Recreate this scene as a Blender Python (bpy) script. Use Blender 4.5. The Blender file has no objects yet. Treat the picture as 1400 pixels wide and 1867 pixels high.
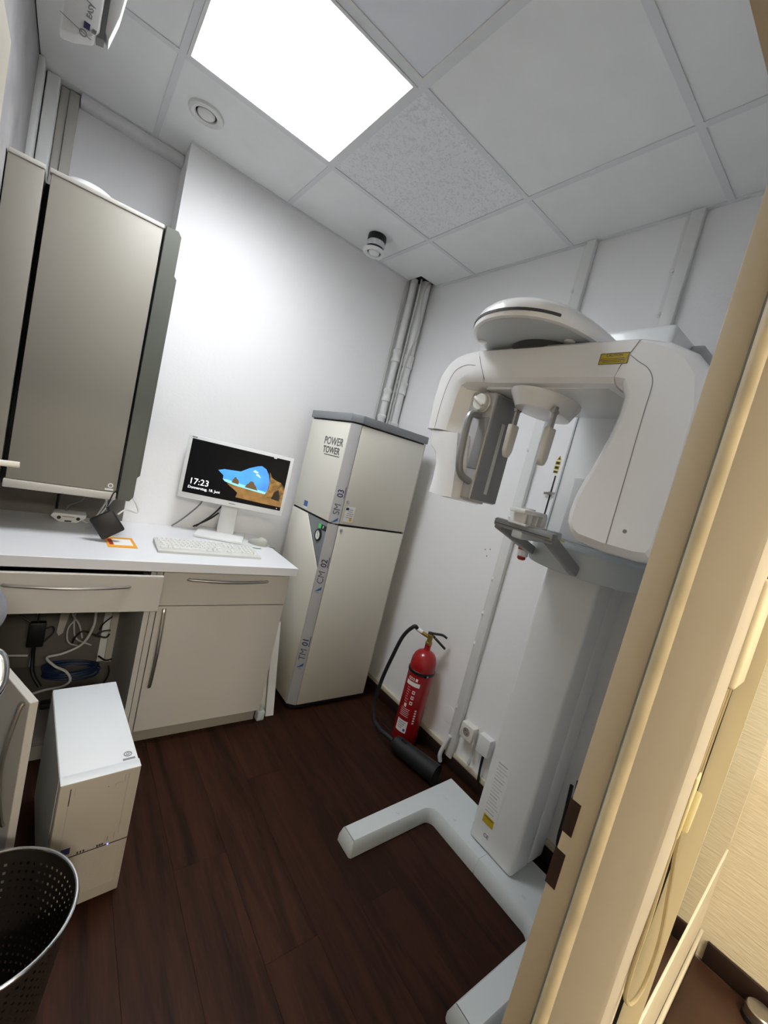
import bpy, bmesh, math, random
from mathutils import Vector, Matrix
random.seed(7)
S = bpy.context.scene
COL = S.collection

# ------------------------------------------------------------------ camera, light, exposure
cam = bpy.data.cameras.new('camera'); camo = bpy.data.objects.new('camera', cam); COL.objects.link(camo)
cam.sensor_fit = 'VERTICAL'; cam.sensor_height = 36.0; cam.lens = 754.69 / 1867 * 36.0
cam.clip_start = 0.01
RR = ((0.7728716, -0.58767627, 0.23938692), (0.12806998, -0.22502531, -0.96589942), (0.62150428, 0.77717451, -0.09865198))
m = Matrix.Identity(4)
for i in range(3):
    m[i][0] = RR[0][i]; m[i][1] = -RR[1][i]; m[i][2] = -RR[2][i]
m[0][3], m[1][3], m[2][3] = -1.8019, -2.4236, 1.4292
camo.matrix_world = m
S.camera = camo
S.view_settings.view_transform = 'Standard'
S.view_settings.look = 'None'
S.view_settings.gamma = 1.0
S.view_settings.use_curve_mapping = False
S.view_settings.exposure = 0.62
LIGHT_PANEL = 19.0      # emission of the LED panel in the ceiling
HALL_LAMP = (62.0, 19.0)   # emission of the two warm ceiling panels in the corridor
w = bpy.data.worlds.new('world'); S.world = w; w.use_nodes = True
w.node_tree.nodes['Background'].inputs[0].default_value = (0.9, 0.95, 1, 1)
w.node_tree.nodes['Background'].inputs[1].default_value = 0.05

# ------------------------------------------------------------------ helpers
def lin(h):
    out = []
    for i in (0, 2, 4):
        c = int(h[i:i+2], 16) / 255
        out.append(c / 12.92 if c <= 0.04045 else ((c + 0.055) / 1.055) ** 2.4)
    return (*out, 1)

MATS = {}
def mat(name, col, rough=0.5, metal=0.0, var=0.04, nscale=6.0, bump=0.0, bscale=200.0, emit=0.0, spec=0.5, coat=0.0, stretch=None):
    if name in MATS: return MATS[name]
    mt = bpy.data.materials.new(name); mt.use_nodes = True
    nt = mt.node_tree; b = nt.nodes['Principled BSDF']
    c = lin(col)
    b.inputs['Base Color'].default_value = c
    b.inputs['Roughness'].default_value = rough
    b.inputs['Metallic'].default_value = metal
    b.inputs['Specular IOR Level'].default_value = spec
    b.inputs['Coat Weight'].default_value = coat
    tc = nt.nodes.new('ShaderNodeTexCoord')
    mp = nt.nodes.new('ShaderNodeMapping'); nt.links.new(tc.outputs['Object'], mp.inputs[0])
    if stretch: mp.inputs['Scale'].default_value = stretch
    if var > 0:
        n = nt.nodes.new('ShaderNodeTexNoise'); n.inputs['Scale'].default_value = nscale; n.inputs['Detail'].default_value = 4
        nt.links.new(mp.outputs[0], n.inputs['Vector'])
        r = nt.nodes.new('ShaderNodeValToRGB')
        r.color_ramp.elements[0].position = 0.3; r.color_ramp.elements[1].position = 0.7
        r.color_ramp.elements[0].color = (*[max(0, x * (1 - var)) for x in c[:3]], 1)
        r.color_ramp.elements[1].color = (*[min(1, x * (1 + var)) for x in c[:3]], 1)
        nt.links.new(n.outputs['Fac'], r.inputs[0]); nt.links.new(r.outputs[0], b.inputs['Base Color'])
    if bump > 0:
        n2 = nt.nodes.new('ShaderNodeTexNoise'); n2.inputs['Scale'].default_value = bscale; n2.inputs['Detail'].default_value = 3
        nt.links.new(mp.outputs[0], n2.inputs['Vector'])
        bp = nt.nodes.new('ShaderNodeBump'); bp.inputs['Strength'].default_value = bump; bp.inputs['Distance'].default_value = 0.002
        nt.links.new(n2.outputs['Fac'], bp.inputs['Height']); nt.links.new(bp.outputs[0], b.inputs['Normal'])
    if emit > 0:
        b.inputs['Emission Color'].default_value = c; b.inputs['Emission Strength'].default_value = emit
        if var > 0: nt.links.new(r.outputs[0], b.inputs['Emission Color'])
    MATS[name] = mt
    return mt

WORLD = {}   # object name -> world origin used for its vertices
class MB:
    """collects shapes in world coordinates (through xf) and links them as one mesh object"""
    def __init__(s, xf=None):
        s.bm = bmesh.new(); s.xf = xf
    def _merge(s, t, bevel=0, seg=2, ang=None):
        if bevel > 0:
            ed = t.edges[:]
            if ang is not None:
                ed = [e for e in ed if len(e.link_faces) == 2 and e.calc_face_angle(0) > ang]
            bmesh.ops.bevel(t, geom=ed, offset=bevel, segments=seg, affect='EDGES', profile=0.5, clamp_overlap=True)
        me = bpy.data.meshes.new('tmp'); t.to_mesh(me); t.free()
        s.bm.from_mesh(me); bpy.data.meshes.remove(me)
        return s
    def box(s, a, b, bevel=0, seg=2):
        t = bmesh.new()
        bmesh.ops.create_cube(t, size=1)
        a = Vector(a); b = Vector(b); c = (a + b) / 2; d = b - a
        for v in t.verts: v.co = Vector((c.x + v.co.x * d.x, c.y + v.co.y * d.y, c.z + v.co.z * d.z))
        bmesh.ops.recalc_face_normals(t, faces=t.faces)
        return s._merge(t, bevel, seg)
    def bar(s, p, q, wdt, hgt, up=(0, 0, 1), bevel=0):
        p = Vector(p); q = Vector(q); x = (q - p); L = x.length; x.normalize(); u = Vector(up); y = u.cross(x).normalized(); z = x.cross(y)
        t = bmesh.new(); bmesh.ops.create_cube(t, size=1)
        for v in t.verts: v.co = p + x * (v.co.x + 0.5) * L + y * v.co.y * wdt + z * v.co.z * hgt
        bmesh.ops.recalc_face_normals(t, faces=t.faces)
        return s._merge(t, bevel, 2)
    def prism(s, poly, axis, a, b, bevel=0, seg=2, ang=0.5):
        """poly of 2-D points; axis 'x': (y,z), 'y': (x,z), 'z': (x,y)"""
        t = bmesh.new()
        def mk(p, h):
            if axis == 'x': return (h, p[0], p[1])
            if axis == 'y': return (p[0], h, p[1])
            return (p[0], p[1], h)
        A = [t.verts.new(mk(p, a)) for p in poly]; B = [t.verts.new(mk(p, b)) for p in poly]
        t.faces.new(A); t.faces.new(B[::-1]); n = len(poly)
        for i in range(n): t.faces.new((A[i], B[i], B[(i+1) % n], A[(i+1) % n]))
        bmesh.ops.recalc_face_normals(t, faces=t.faces)
        return s._merge(t, bevel, seg, ang)
    def loft(s, rings, cap=True, closed=True):
        """rings of equal length 3-D points"""
        t = bmesh.new()
        R = [[t.verts.new(p) for p in r] for r in rings]; n = len(R[0])
        for k in range(len(R) - 1):
            for i in range(n if closed else n - 1):
                t.faces.new((R[k][i], R[k+1][i], R[k+1][(i+1) % n], R[k][(i+1) % n]))
        if cap: t.faces.new(R[0]); t.faces.new(R[-1][::-1])
        bmesh.ops.recalc_face_normals(t, faces=t.faces)
        return s._merge(t)
    def lathe(s, prof, o=(0, 0, 0), n=32, axis=(0, 0, 1), cap=True):
        o = Vector(o); q = Vector((0, 0, 1)).rotation_difference(Vector(axis)).to_matrix()
        rings = []
        for r, z in prof:
            rings.append([o + q @ Vector((r * math.cos(2*math.pi*i/n), r * math.sin(2*math.pi*i/n), z)) for i in range(n)])
        return s.loft(rings, cap)
    def cyl(s, p, q, r, n=16, r2=None):
        p = Vector(p); q = Vector(q); L = (q - p).length
        return s.lathe([(r, 0), (r2 or r, L)], p, n, (q - p).normalized())
    def tube(s, pts, r, n=8, smooth=6, flat=1.0, up=(0, 0, 1)):
        pts = [Vector(p) for p in pts]
        if smooth and len(pts) > 2:
            P = [pts[0] * 2 - pts[1]] + pts + [pts[-1] * 2 - pts[-2]]; out = []
            for i in range(1, len(P) - 2):
                a, b, c, d = P[i-1], P[i], P[i+1], P[i+2]
                for k in range(smooth):
                    u = k / smooth
                    out.append(0.5 * ((2*b) + (c-a)*u + (2*a-5*b+4*c-d)*u*u + (-a+3*b-3*c+d)*u**3))
            out.append(pts[-1]); pts = out
        rings = []; prev = None
        for i, p in enumerate(pts):
            d = (pts[min(i+1, len(pts)-1)] - pts[max(i-1, 0)]).normalized()
            if prev is None:
                x = d.cross(Vector(up));
                if x.length < 1e-3: x = d.cross(Vector((1, 0, 0)))
            else:
                x = prev - d * prev.dot(d)
            x.normalize(); prev = x; y = d.cross(x)
            rr = r(i / (len(pts) - 1)) if callable(r) else r
            rings.append([p + x * rr * math.cos(2*math.pi*k/n) + y * rr * flat * math.sin(2*math.pi*k/n) for k in range(n)])
        return s.loft(rings)
    def grid(s, fn, nu, nv):
        t = bmesh.new(); V = [[t.verts.new(fn(i/nu, j/nv)) for j in range(nv+1)] for i in range(nu+1)]
        for i in range(nu):
            for j in range(nv): t.faces.new((V[i][j], V[i+1][j], V[i+1][j+1], V[i][j+1]))
        return s._merge(t)
    def build(s, name, material, parent=None, base=None, sharp=0.6, mesh_only=False):
        me = bpy.data.meshes.new(name)
        if s.xf is not None: s.bm.transform(s.xf)
        if base is None and parent is None:
            xs = [v.co for v in s.bm.verts]
            base = Vector(((min(c.x for c in xs)+max(c.x for c in xs))/2, (min(c.y for c in xs)+max(c.y for c in xs))/2, min(c.z for c in xs)))
        if parent is not None: base = WORLD[parent.name]
        base = Vector(base)
        s.bm.transform(Matrix.Translation(-base))
        s.bm.to_mesh(me); s.bm.free()
        for p in me.polygons: p.use_smooth = True
        me.set_sharp_from_angle(angle=sharp)
        me.materials.append(material)
        o = bpy.data.objects.new(name, me); COL.objects.link(o)
        if parent is not None: o.parent = parent
        else: o.location = base
        WORLD[o.name] = base
        return o

def tag(o, label=None, cat=None, group=None, kind=None):
    if label: o['label'] = label
    if cat: o['category'] = cat
    if group: o['group'] = group
    if kind: o['kind'] = kind
    return o
def thing(name, loc, label, cat, group=None):
    o = bpy.data.objects.new(name, None); COL.objects.link(o); o.location = loc; o.empty_display_size = 0.05
    WORLD[o.name] = Vector(loc)
    return tag(o, label, cat, group)
def struct(o): o['kind'] = 'structure'; return o
def clone(o, offset, parent=None):
    """another object on the same mesh, moved by offset (world)"""
    c = o.copy(); COL.objects.link(c)
    c.location = Vector(o.location) + Vector(offset)
    if parent is not None: c.parent = parent
    WORLD[c.name] = WORLD[o.name]
    return c
def text(body, o, right, up, size, material, parent, name='lettering', depth=0.0004, align='CENTER', shear=0, bold=0.012):
    cu = bpy.data.curves.new('t', 'FONT'); cu.body = body; cu.size = size; cu.extrude = depth
    cu.align_x = align; cu.align_y = 'CENTER'; cu.resolution_u = 3; cu.shear = shear; cu.offset = bold*size
    ob = bpy.data.objects.new('t', cu); COL.objects.link(ob)
    dg = bpy.context.evaluated_depsgraph_get(); dg.update()
    me = bpy.data.meshes.new_from_object(ob.evaluated_get(dg))
    bpy.data.objects.remove(ob); bpy.data.curves.remove(cu)
    r = Vector(right).normalized(); u = Vector(up).normalized(); n = r.cross(u)
    M = Matrix.Identity(4)
    for i in range(3): M[i][0] = r[i]; M[i][1] = u[i]; M[i][2] = n[i]; M[i][3] = o[i]
    me.transform(Matrix.Translation(-WORLD[parent.name]) @ M)
    me.name = name; me.materials.clear(); me.materials.append(material)
    t = bpy.data.objects.new(name, me); COL.objects.link(t); t.parent = parent; WORLD[t.name] = WORLD[parent.name]
    return t
def plate(o, right, up, wd, ht, th=0.0006, bevel=0):
    """a thin sticker-like box centred on o, normal = right x up"""
    r = Vector(right).normalized(); u = Vector(up).normalized(); n = r.cross(u); M = Matrix.Identity(4)
    for i in range(3): M[i][0] = r[i]; M[i][1] = u[i]; M[i][2] = n[i]; M[i][3] = o[i]
    mb = MB(M); mb.box((-wd/2, -ht/2, 0), (wd/2, ht/2, th), bevel); return mb
def smooth_poly(pts, it=2):
    for _ in range(it):
        out = []; n = len(pts)
        for i in range(n):
            a, b = pts[i], pts[(i+1) % n]
            out.append((a[0]*.75+b[0]*.25, a[1]*.75+b[1]*.25)); out.append((a[0]*.25+b[0]*.75, a[1]*.25+b[1]*.75))
        pts = out
    return pts
def offset_poly(pts, d):
    """move every point inwards by d (points in order, any winding)"""
    n = len(pts); area = sum(pts[i][0]*pts[(i+1) % n][1]-pts[(i+1) % n][0]*pts[i][1] for i in range(n)); sg = 1 if area > 0 else -1
    out = []
    for i in range(n):
        a, b, c = Vector(pts[i-1]), Vector(pts[i]), Vector(pts[(i+1) % n])
        e1 = (b-a).normalized(); e2 = (c-b).normalized()
        n1 = Vector((-e1.y, e1.x))*sg; n2 = Vector((-e2.y, e2.x))*sg
        k = n1+n2
        k = k / max(0.4, k.length_squared/2) if k.length > 1e-6 else n1
        out.append((b.x+k.x*d, b.y+k.y*d))
    return out

# ------------------------------------------------------------------ materials
M_wall = mat('wall_paint', 'F0F0F1', 0.65, var=0.012, nscale=3, bump=0.25, bscale=90)
M_niche = mat('niche_paint', 'E6E6E9', 0.7, var=0.02, nscale=3, bump=0.2, bscale=90)
M_plaster = mat('patched_plaster', '9A9898', 0.75, var=0.22, nscale=5, bump=0.3, bscale=40)
M_tile = mat('ceiling_tile_plain', 'EEF0F0', 0.85, var=0.02, nscale=8, bump=0.12, bscale=120)
M_bar = mat('grid_bar_white', 'DFE2E4', 0.5, var=0.01)
M_white = mat('white_plastic', 'E2E3E2', 0.4, var=0.01)
M_offw = mat('offwhite_paint', 'DFDCD2', 0.45, var=0.02)
M_lam = mat('cream_laminate', 'BDB9B1', 0.45, var=0.02, nscale=3)
M_top = mat('worktop_white', 'DCDDE0', 0.35, var=0.01)
M_cab = mat('wall_cabinet_greige', '8F8A80', 0.5, var=0.02, nscale=2)
M_cheek = mat('cheek_grey_green', '595C54', 0.5, var=0.02)
M_steel = mat('brushed_steel', 'A9A6A0', 0.32, 0.95, var=0.05, nscale=30)
M_chrome = mat('chrome', 'C9CACC', 0.15, 1.0, var=0.02)
M_alu = mat('anodised_alu', 'B7B8BB', 0.42, 0.2, var=0.03)
M_alud = mat('grey_lid', '83868A', 0.45, 0.15, var=0.03)
M_tower = mat('tower_cream', 'DCD9CE', 0.5, var=0.015, nscale=2)
M_black = mat('black_plastic', '0E0E10', 0.45, var=0.05)
M_dark = mat('dark_gap', '121214', 0.8, var=0.0)
M_rub = mat('black_rubber', '17181A', 0.55, var=0.1, nscale=20)
M_xr = mat('xray_cream', 'ECEDEE', 0.2, var=0.01, nscale=2, coat=0.2)
M_xrw = mat('xray_white', 'EDF0F1', 0.3, var=0.01, nscale=2, coat=0.2)
M_xrb = mat('xray_bluegrey', 'C4CCD0', 0.35, var=0.015, nscale=2)
M_xrf = mat('xray_foot_grey', 'CBD1D2', 0.45, var=0.015, nscale=2)
M_det = mat('detector_grey', 'BEBEBF', 0.4, 0.3, var=0.02)
M_detd = mat('detector_dark', '8C8E93', 0.4, 0.2, var=0.02)
M_detl = mat('detector_strip', 'CBCCCD', 0.5, var=0.02)
M_hand = mat('handle_grey', '8F9193', 0.38, 0.15, var=0.03)
M_pad = mat('pad_grey', 'D2D0C9', 0.4, var=0.02)
M_red = mat('extinguisher_red', '9E0F18', 0.28, var=0.05, nscale=3, coat=0.3)
M_brass = mat('brass', 'A98F52', 0.35, 0.9, var=0.08)
M_ink = mat('dark_ink', '3A3C40', 0.6, var=0.0)
M_inkl = mat('grey_ink', '8A8C90', 0.6, var=0.0)
M_blue = mat('blue_ink', '2F5C9A', 0.5, var=0.0)
M_navy = mat('navy_ink', '2A2D55', 0.5, var=0.0)
M_yel = mat('yellow_sticker', 'B9A41C', 0.5, var=0.02)
M_pap = mat('paper_white', 'E8E8E6', 0.6, var=0.01)
M_orange = mat('orange_print', 'E5A02C', 0.6, var=0.02)
M_redp = mat('red_print', 'A8232A', 0.5, var=0.0)
M_frame = mat('door_frame_cream', 'BFB6A5', 0.4, var=0.03, nscale=4)
M_seal = mat('door_seal', 'C9BD9E', 0.55, var=0.12, nscale=14)
M_brown = mat('brown_baseboard', '2A1C18', 0.45, var=0.15, nscale=10)
M_cream = mat('cream_strip', 'D6CDB8', 0.5, var=0.03)
M_cable = mat('white_cable', 'C9C9C6', 0.5, var=0.02)
M_cablg = mat('grey_cable', '7B7C7E', 0.5, var=0.02)
M_cablb = mat('blue_cable', '16294A', 0.5, var=0.05)
M_cloth = mat('grey_blue_cloth', '7C7E8C', 0.9, var=0.12, nscale=14, bump=0.3, bscale=400)
M_kbd = mat('keyboard_grey', 'C9CAC6', 0.5, var=0.02)
M_key = mat('key_white', 'DDDEDB', 0.5, var=0.01)
M_mouse = mat('mouse_grey', 'A9AAA2', 0.45, var=0.02)
M_pc = mat('pc_beige', 'A69F93', 0.5, var=0.03, nscale=4)
M_pcw = mat('pc_white', 'DCE0E4', 0.4, var=0.01)
M_pcs = mat('pc_side', 'A9A9A6', 0.45, var=0.02)
M_foil = mat('foil_tape', 'D8DADC', 0.25, 0.9, var=0.15, nscale=60, bump=0.6, bscale=60)
M_green = mat('green_display', '2F8F4A', 0.4, var=0.0, emit=0.6)
M_strap = mat('beige_cord', 'A89A78', 0.7, var=0.06, nscale=40)
M_box = mat('hall_box_cream', 'DCD2B4', 0.45, var=0.02)
M_clip = mat('cleat_cream', 'D8CC9E', 0.4, var=0.04)

def bsdf(mt): return mt.node_tree.nodes['Principled BSDF']
# patterned ceiling tile: fissured relief and slightly darker fissures
M_tilep = mat('ceiling_tile_fissured', 'EDEFF1', 0.85, var=0.0)
nt = M_tilep.node_tree; tc = nt.nodes.new('ShaderNodeTexCoord')
nz = nt.nodes.new('ShaderNodeTexNoise'); nz.inputs['Scale'].default_value = 30; nz.inputs['Detail'].default_value = 6; nz.inputs['Distortion'].default_value = 2.5
wv = nt.nodes.new('ShaderNodeTexNoise'); wv.inputs['Scale'].default_value = 75; wv.inputs['Detail'].default_value = 2; wv.inputs['Distortion'].default_value = 1.5
nt.links.new(tc.outputs['Object'], nz.inputs[0]); nt.links.new(tc.outputs['Object'], wv.inputs[0])
mul = nt.nodes.new('ShaderNodeMath'); mul.operation = 'MULTIPLY'; nt.links.new(nz.outputs[0], mul.inputs[0]); nt.links.new(wv.outputs[0], mul.inputs[1])
rp = nt.nodes.new('ShaderNodeValToRGB'); rp.color_ramp.elements[0].position = 0.17; rp.color_ramp.elements[0].color = lin('DCDEE1'); rp.color_ramp.elements[1].position = 0.24; rp.color_ramp.elements[1].color = lin('EDEFF1')
nt.links.new(mul.outputs[0], rp.inputs[0]); nt.links.new(rp.outputs[0], bsdf(M_tilep).inputs['Base Color'])
bp = nt.nodes.new('ShaderNodeBump'); bp.inputs['Strength'].default_value = 0.35; bp.inputs['Distance'].default_value = 0.003
nt.links.new(mul.outputs[0], bp.inputs['Height']); nt.links.new(bp.outputs[0], bsdf(M_tilep).inputs['Normal'])

# dark wood floor: grain along y, tone per plank
M_wood = mat('dark_wood', '38241C', 0.5, var=0.0, spec=0.12)
nt = M_wood.node_tree; tc = nt.nodes.new('ShaderNodeTexCoord'); oi = nt.nodes.new('ShaderNodeObjectInfo')
mp = nt.nodes.new('ShaderNodeMapping'); mp.inputs['Scale'].default_value = (1, 0.09, 1)
ad = nt.nodes.new('ShaderNodeVectorMath'); ad.operation = 'ADD'; nt.links.new(tc.outputs['Object'], ad.inputs[0])
cx = nt.nodes.new('ShaderNodeCombineXYZ'); sc = nt.nodes.new('ShaderNodeMath'); sc.operation = 'MULTIPLY'; sc.inputs[1].default_value = 37
nt.links.new(oi.outputs['Random'], sc.inputs[0]); nt.links.new(sc.outputs[0], cx.inputs[2]); nt.links.new(cx.outputs[0], ad.inputs[1]); nt.links.new(ad.outputs[0], mp.inputs[0])
n1 = nt.nodes.new('ShaderNodeTexNoise'); n1.inputs['Scale'].default_value = 16; n1.inputs['Detail'].default_value = 6; n1.inputs['Distortion'].default_value = 1.2; nt.links.new(mp.outputs[0], n1.inputs[0])
n2 = nt.nodes.new('ShaderNodeTexNoise'); n2.inputs['Scale'].default_value = 160; n2.inputs['Detail'].default_value = 3; nt.links.new(mp.outputs[0], n2.inputs[0])
mx = nt.nodes.new('ShaderNodeMix'); mx.data_type = 'FLOAT'; mx.inputs[0].default_value = 0.3; nt.links.new(n1.outputs[0], mx.inputs[2]); nt.links.new(n2.outputs[0], mx.inputs[3])
rp = nt.nodes.new('ShaderNodeValToRGB'); rp.color_ramp.elements[0].position = 0.3; rp.color_ramp.elements[0].color = lin('190C07'); rp.color_ramp.elements[1].position = 0.72; rp.color_ramp.elements[1].color = lin('3C2217')
nt.links.new(mx.outputs[0], rp.inputs[0]); nt.links.new(rp.outputs[0], bsdf(M_wood).inputs['Base Color'])
bp = nt.nodes.new('ShaderNodeBump'); bp.inputs['Strength'].default_value = 0.15; bp.inputs['Distance'].default_value = 0.001; nt.links.new(n2.outputs[0], bp.inputs['Height']); nt.links.new(bp.outputs[0], bsdf(M_wood).inputs['Normal'])

# corridor wallpaper: ribbed raw-silk relief
M_paper = mat('hall_wallpaper', 'CDBF9D', 0.75, var=0.0)
nt = M_paper.node_tree; tc = nt.nodes.new('ShaderNodeTexCoord'); mp = nt.nodes.new('ShaderNodeMapping'); mp.inputs['Scale'].default_value = (16, 16, 120)
nt.links.new(tc.outputs['Object'], mp.inputs[0])
n1 = nt.nodes.new('ShaderNodeTexNoise'); n1.inputs['Scale'].default_value = 1; n1.inputs['Detail'].default_value = 3; n1.inputs['Distortion'].default_value = 0.6; nt.links.new(mp.outputs[0], n1.inputs[0])
rp = nt.nodes.new('ShaderNodeValToRGB'); rp.color_ramp.elements[0].position = 0.35; rp.color_ramp.elements[0].color = lin('D6CBB1'); rp.color_ramp.elements[1].position = 0.75; rp.color_ramp.elements[1].color = lin('E0D6BD')
nt.links.new(n1.outputs[0], rp.inputs[0]); nt.links.new(rp.outputs[0], bsdf(M_paper).inputs['Base Color'])
bp = nt.nodes.new('ShaderNodeBump'); bp.inputs['Strength'].default_value = 0.8; bp.inputs['Distance'].default_value = 0.003; nt.links.new(n1.outputs[0], bp.inputs['Height']); nt.links.new(bp.outputs[0], bsdf(M_paper).inputs['Normal'])
M_htile = mat('hall_floor_tile', '3E281D', 0.35, var=0.2, nscale=9)
M_pil = mat('pilaster_grey', 'BDBAB4', 0.6, var=0.02)
M_prt = mat('pale_print', 'B4B5B6', 0.6, var=0.0)
M_letter = mat('grey_lettering', '5F6165', 0.6, var=0.0)
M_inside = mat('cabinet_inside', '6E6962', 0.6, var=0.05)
M_mirror = mat('mirror_glass', '949C88', 0.04, 1.0, var=0.0)

# ------------------------------------------------------------------ room shell
XW0, XW1, YB = -2.07, 0.0, 0.0
H = 2.69
XN, YN = -1.515, 0.20      # niche: left of XN the back wall steps back to YN
a = MB(); a.box((XN, 0, -0.05), (0.12, 0.32, 2.9)); struct(a.build('wall_back', M_wall))
a = MB(); a.box((XW0-0.1, YN, -0.05), (XN, YN+0.12, 2.9)); struct(a.build('wall_niche', M_niche))
a = MB(); a.box((0, -2.215, -0.05), (0.12, 0, 2.9)); struct(a.build('wall_right', M_wall))
a = MB(); a.box((XW0-0.1, -2.4, -0.05), (XW0, YN, 2.9)); struct(a.build('wall_left', M_plaster))
def hall_y(x): return -2.318 + 0.038 * (x + 1.15)
XJ = -1.182                # right reveal of the door opening
a = MB()
a.prism([(-1.135, -2.222), (0.12, -2.222), (0.22, -2.222), (0.22, hall_y(0.22)), (-1.135, hall_y(-1.135))], 'z', -0.05, 2.9)
a.box((XW0, -2.318, -0.05), (-2.03, -2.222, 2.9)); a.box((-2.03, -2.318, 2.0), (-1.135, -2.222, 2.9))
struct(a.build('wall_front', M_wall))

# floor: slab and planks
fl = MB(); fl.box((XW0, -2.215, -0.05), (0, 0, -0.004)); fl = struct(fl.build('floor', M_dark, base=(0, 0, 0)))
PW = 0.1705
k = -5
rows = {}
while -1.344 + PW*k < 0:
    x0 = max(XW0, -1.344 + PW*k); x1 = min(0, -1.344 + PW*(k+1))
    if x1 > XW0 + 0.01:
        j = {0: -1.235, 1: -1.608, -1: -0.62, 2: -0.95, 3: -0.35, 4: -1.40, 5: -0.75, -2: -1.75, 6: -1.55, 7: -0.5, -3: -1.1, -4: -0.4}.get(k, -0.9)
        ys = sorted(y for y in (j-1.25, j, j+1.25) if -2.2 < y < 0)
        e = [-2.215] + ys + [0]
        for y0, y1 in zip(e, e[1:]):
            p = MB(); g = 0.00025
            p.box((x0+g, y0+g, -0.01), (x1-g, y1-g, 0), 0.0004, 1); p.build('plank', M_wood, fl)
    k += 1
# baseboards
bb = MB(); bb.box((-0.016, -2.215, 0), (0, 0, 0.062), 0.002); bb = struct(bb.build('baseboard_right', M_brown))
c_ = MB(); c_.box((-0.013, -2.215, 0.062), (0, 0, 0.088), 0.003); c_.build('top_strip', M_cream, bb)
bb = MB(); bb.box((-0.62, -0.016, 0), (-0.017, 0, 0.062), 0.002); struct(bb.build('baseboard_back', M_brown))

# ceiling: slab, tiles, grid bars; the light panel sits in one cell
ce = MB(); ce.box((XW0, -2.215, H+0.03), (0, YN, H+0.08)); ce = struct(ce.build('ceiling', M_dark, base=(0, 0, H)))
GX = [-2.274, -1.649, -1.024, -0.399, 0.226]; GY = [0.7656, 0.1406, -0.4844, -1.1094, -1.7344, -2.3594]
bw = 0.012
for i in range(4):
    for j in range(5):
        x0, x1 = max(GX[i]+0.001, XW0+0.004), min(GX[i+1]-0.001, -0.004)
        y1, y0 = min(GY[j]-0.001, YN-0.004), max(GY[j+1]+0.001, -2.21)
        if x1 - x0 < 0.03 or y1 - y0 < 0.03: continue
        if i == 1 and j in (2, 3): continue
        t = MB()
        if y0 >= -0.5 and y1 > 0.0:      # the row at the back wall, cut around the niche corner
            polys = []
            if x0 < XN - 0.01:
                polys.append((x0, y0, min(x1, XN - 0.001), y1))
            if x1 > XN + 0.01: polys.append((max(x0, XN-0.001), y0, x1, -0.003))
            if j == 1 and polys:
                pass
        else: polys = [(x0, y0, x1, y1)]
        polys = [q for q in polys if q[3]-q[1] > 0.02 and q[2]-q[0] > 0.02]
        if not polys: continue
        if i == 3 and j == 1:            # corner tile leaves a hole for the pipes
            t.prism([(x0, y0), (x1, y0), (x1, -0.145), (-0.15, -0.145), (-0.15, -0.003), (x0, -0.003)], 'z', H+0.004, H+0.018)
        else:
            for q in polys: t.box((q[0], q[1], H+0.004), (q[2], q[3], H+0.018))
        tl = t.build('ceiling_tile', M_tilep if (i, j) == (2, 2) else M_tile, ce)
for x in GX[1:4]:
    t = MB(); t.box((x-bw, -2.21, H), (x+bw, 0.19 if x < XN else -0.002, H+0.0035)); t.build('grid_bar', M_bar, ce)
for y in GY[1:5]:
    xs = [XW0+0.003] + [x for x in GX[1:4]] + [-0.003]
    for x0, x1 in zip(xs, xs[1:]):
        if y > 0:
            if x0 >= XN: continue
            x1 = min(x1, XN - 0.003)
        t = MB(); t.box((x0+bw, y-bw, H+0.0002), (x1-bw, y+bw, H+0.0035)); t.build('grid_bar', M_bar, ce)
# wall angles with their dark shadow gap
t = MB(); t.box((-0.018, -2.21, H-0.001), (-0.0005, -0.15, H+0.003)); t.build('wall_angle', M_bar, ce)
t = MB(); t.box((XN, -0.018, H-0.001), (-0.15, -0.0005, H+0.003)); t.build('wall_angle', M_bar, ce)
# niche trims
t = MB(); t.box((-1.93, 0.135, H-0.035), (XN-0.001, YN, H-0.001), 0.002); struct(t.build('trim_1', M_niche))
t = MB(); t.box((-1.97, 0.165, 0.9), (-1.935, YN, H), 0.003); struct(t.build('trim_2', M_pil))
t = MB(); t.box((-2.0, 0.175, 0.9), (-1.971, YN, H), 0.002); struct(t.build('trim_3', M_pil))
t = MB(); t.box((-2.046, 0.12, 2.17), (-2.002, YN, H-0.001), 0.006, 3); struct(t.build('trim_4', M_white))
t = MB(); t.box((-2.07, 0.05, 2.17), (-2.05, YN, H-0.001), 0.002); struct(t.build('trim_5', M_white))
# panel that closes the niche between worktop and wall cabinet
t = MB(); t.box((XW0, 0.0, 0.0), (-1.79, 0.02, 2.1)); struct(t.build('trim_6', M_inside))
t = MB(); t.box((-1.786, 0.0, 0.0), (XN-0.001, 0.02, 2.1)); struct(t.build('trim_7', M_inside))

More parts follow.
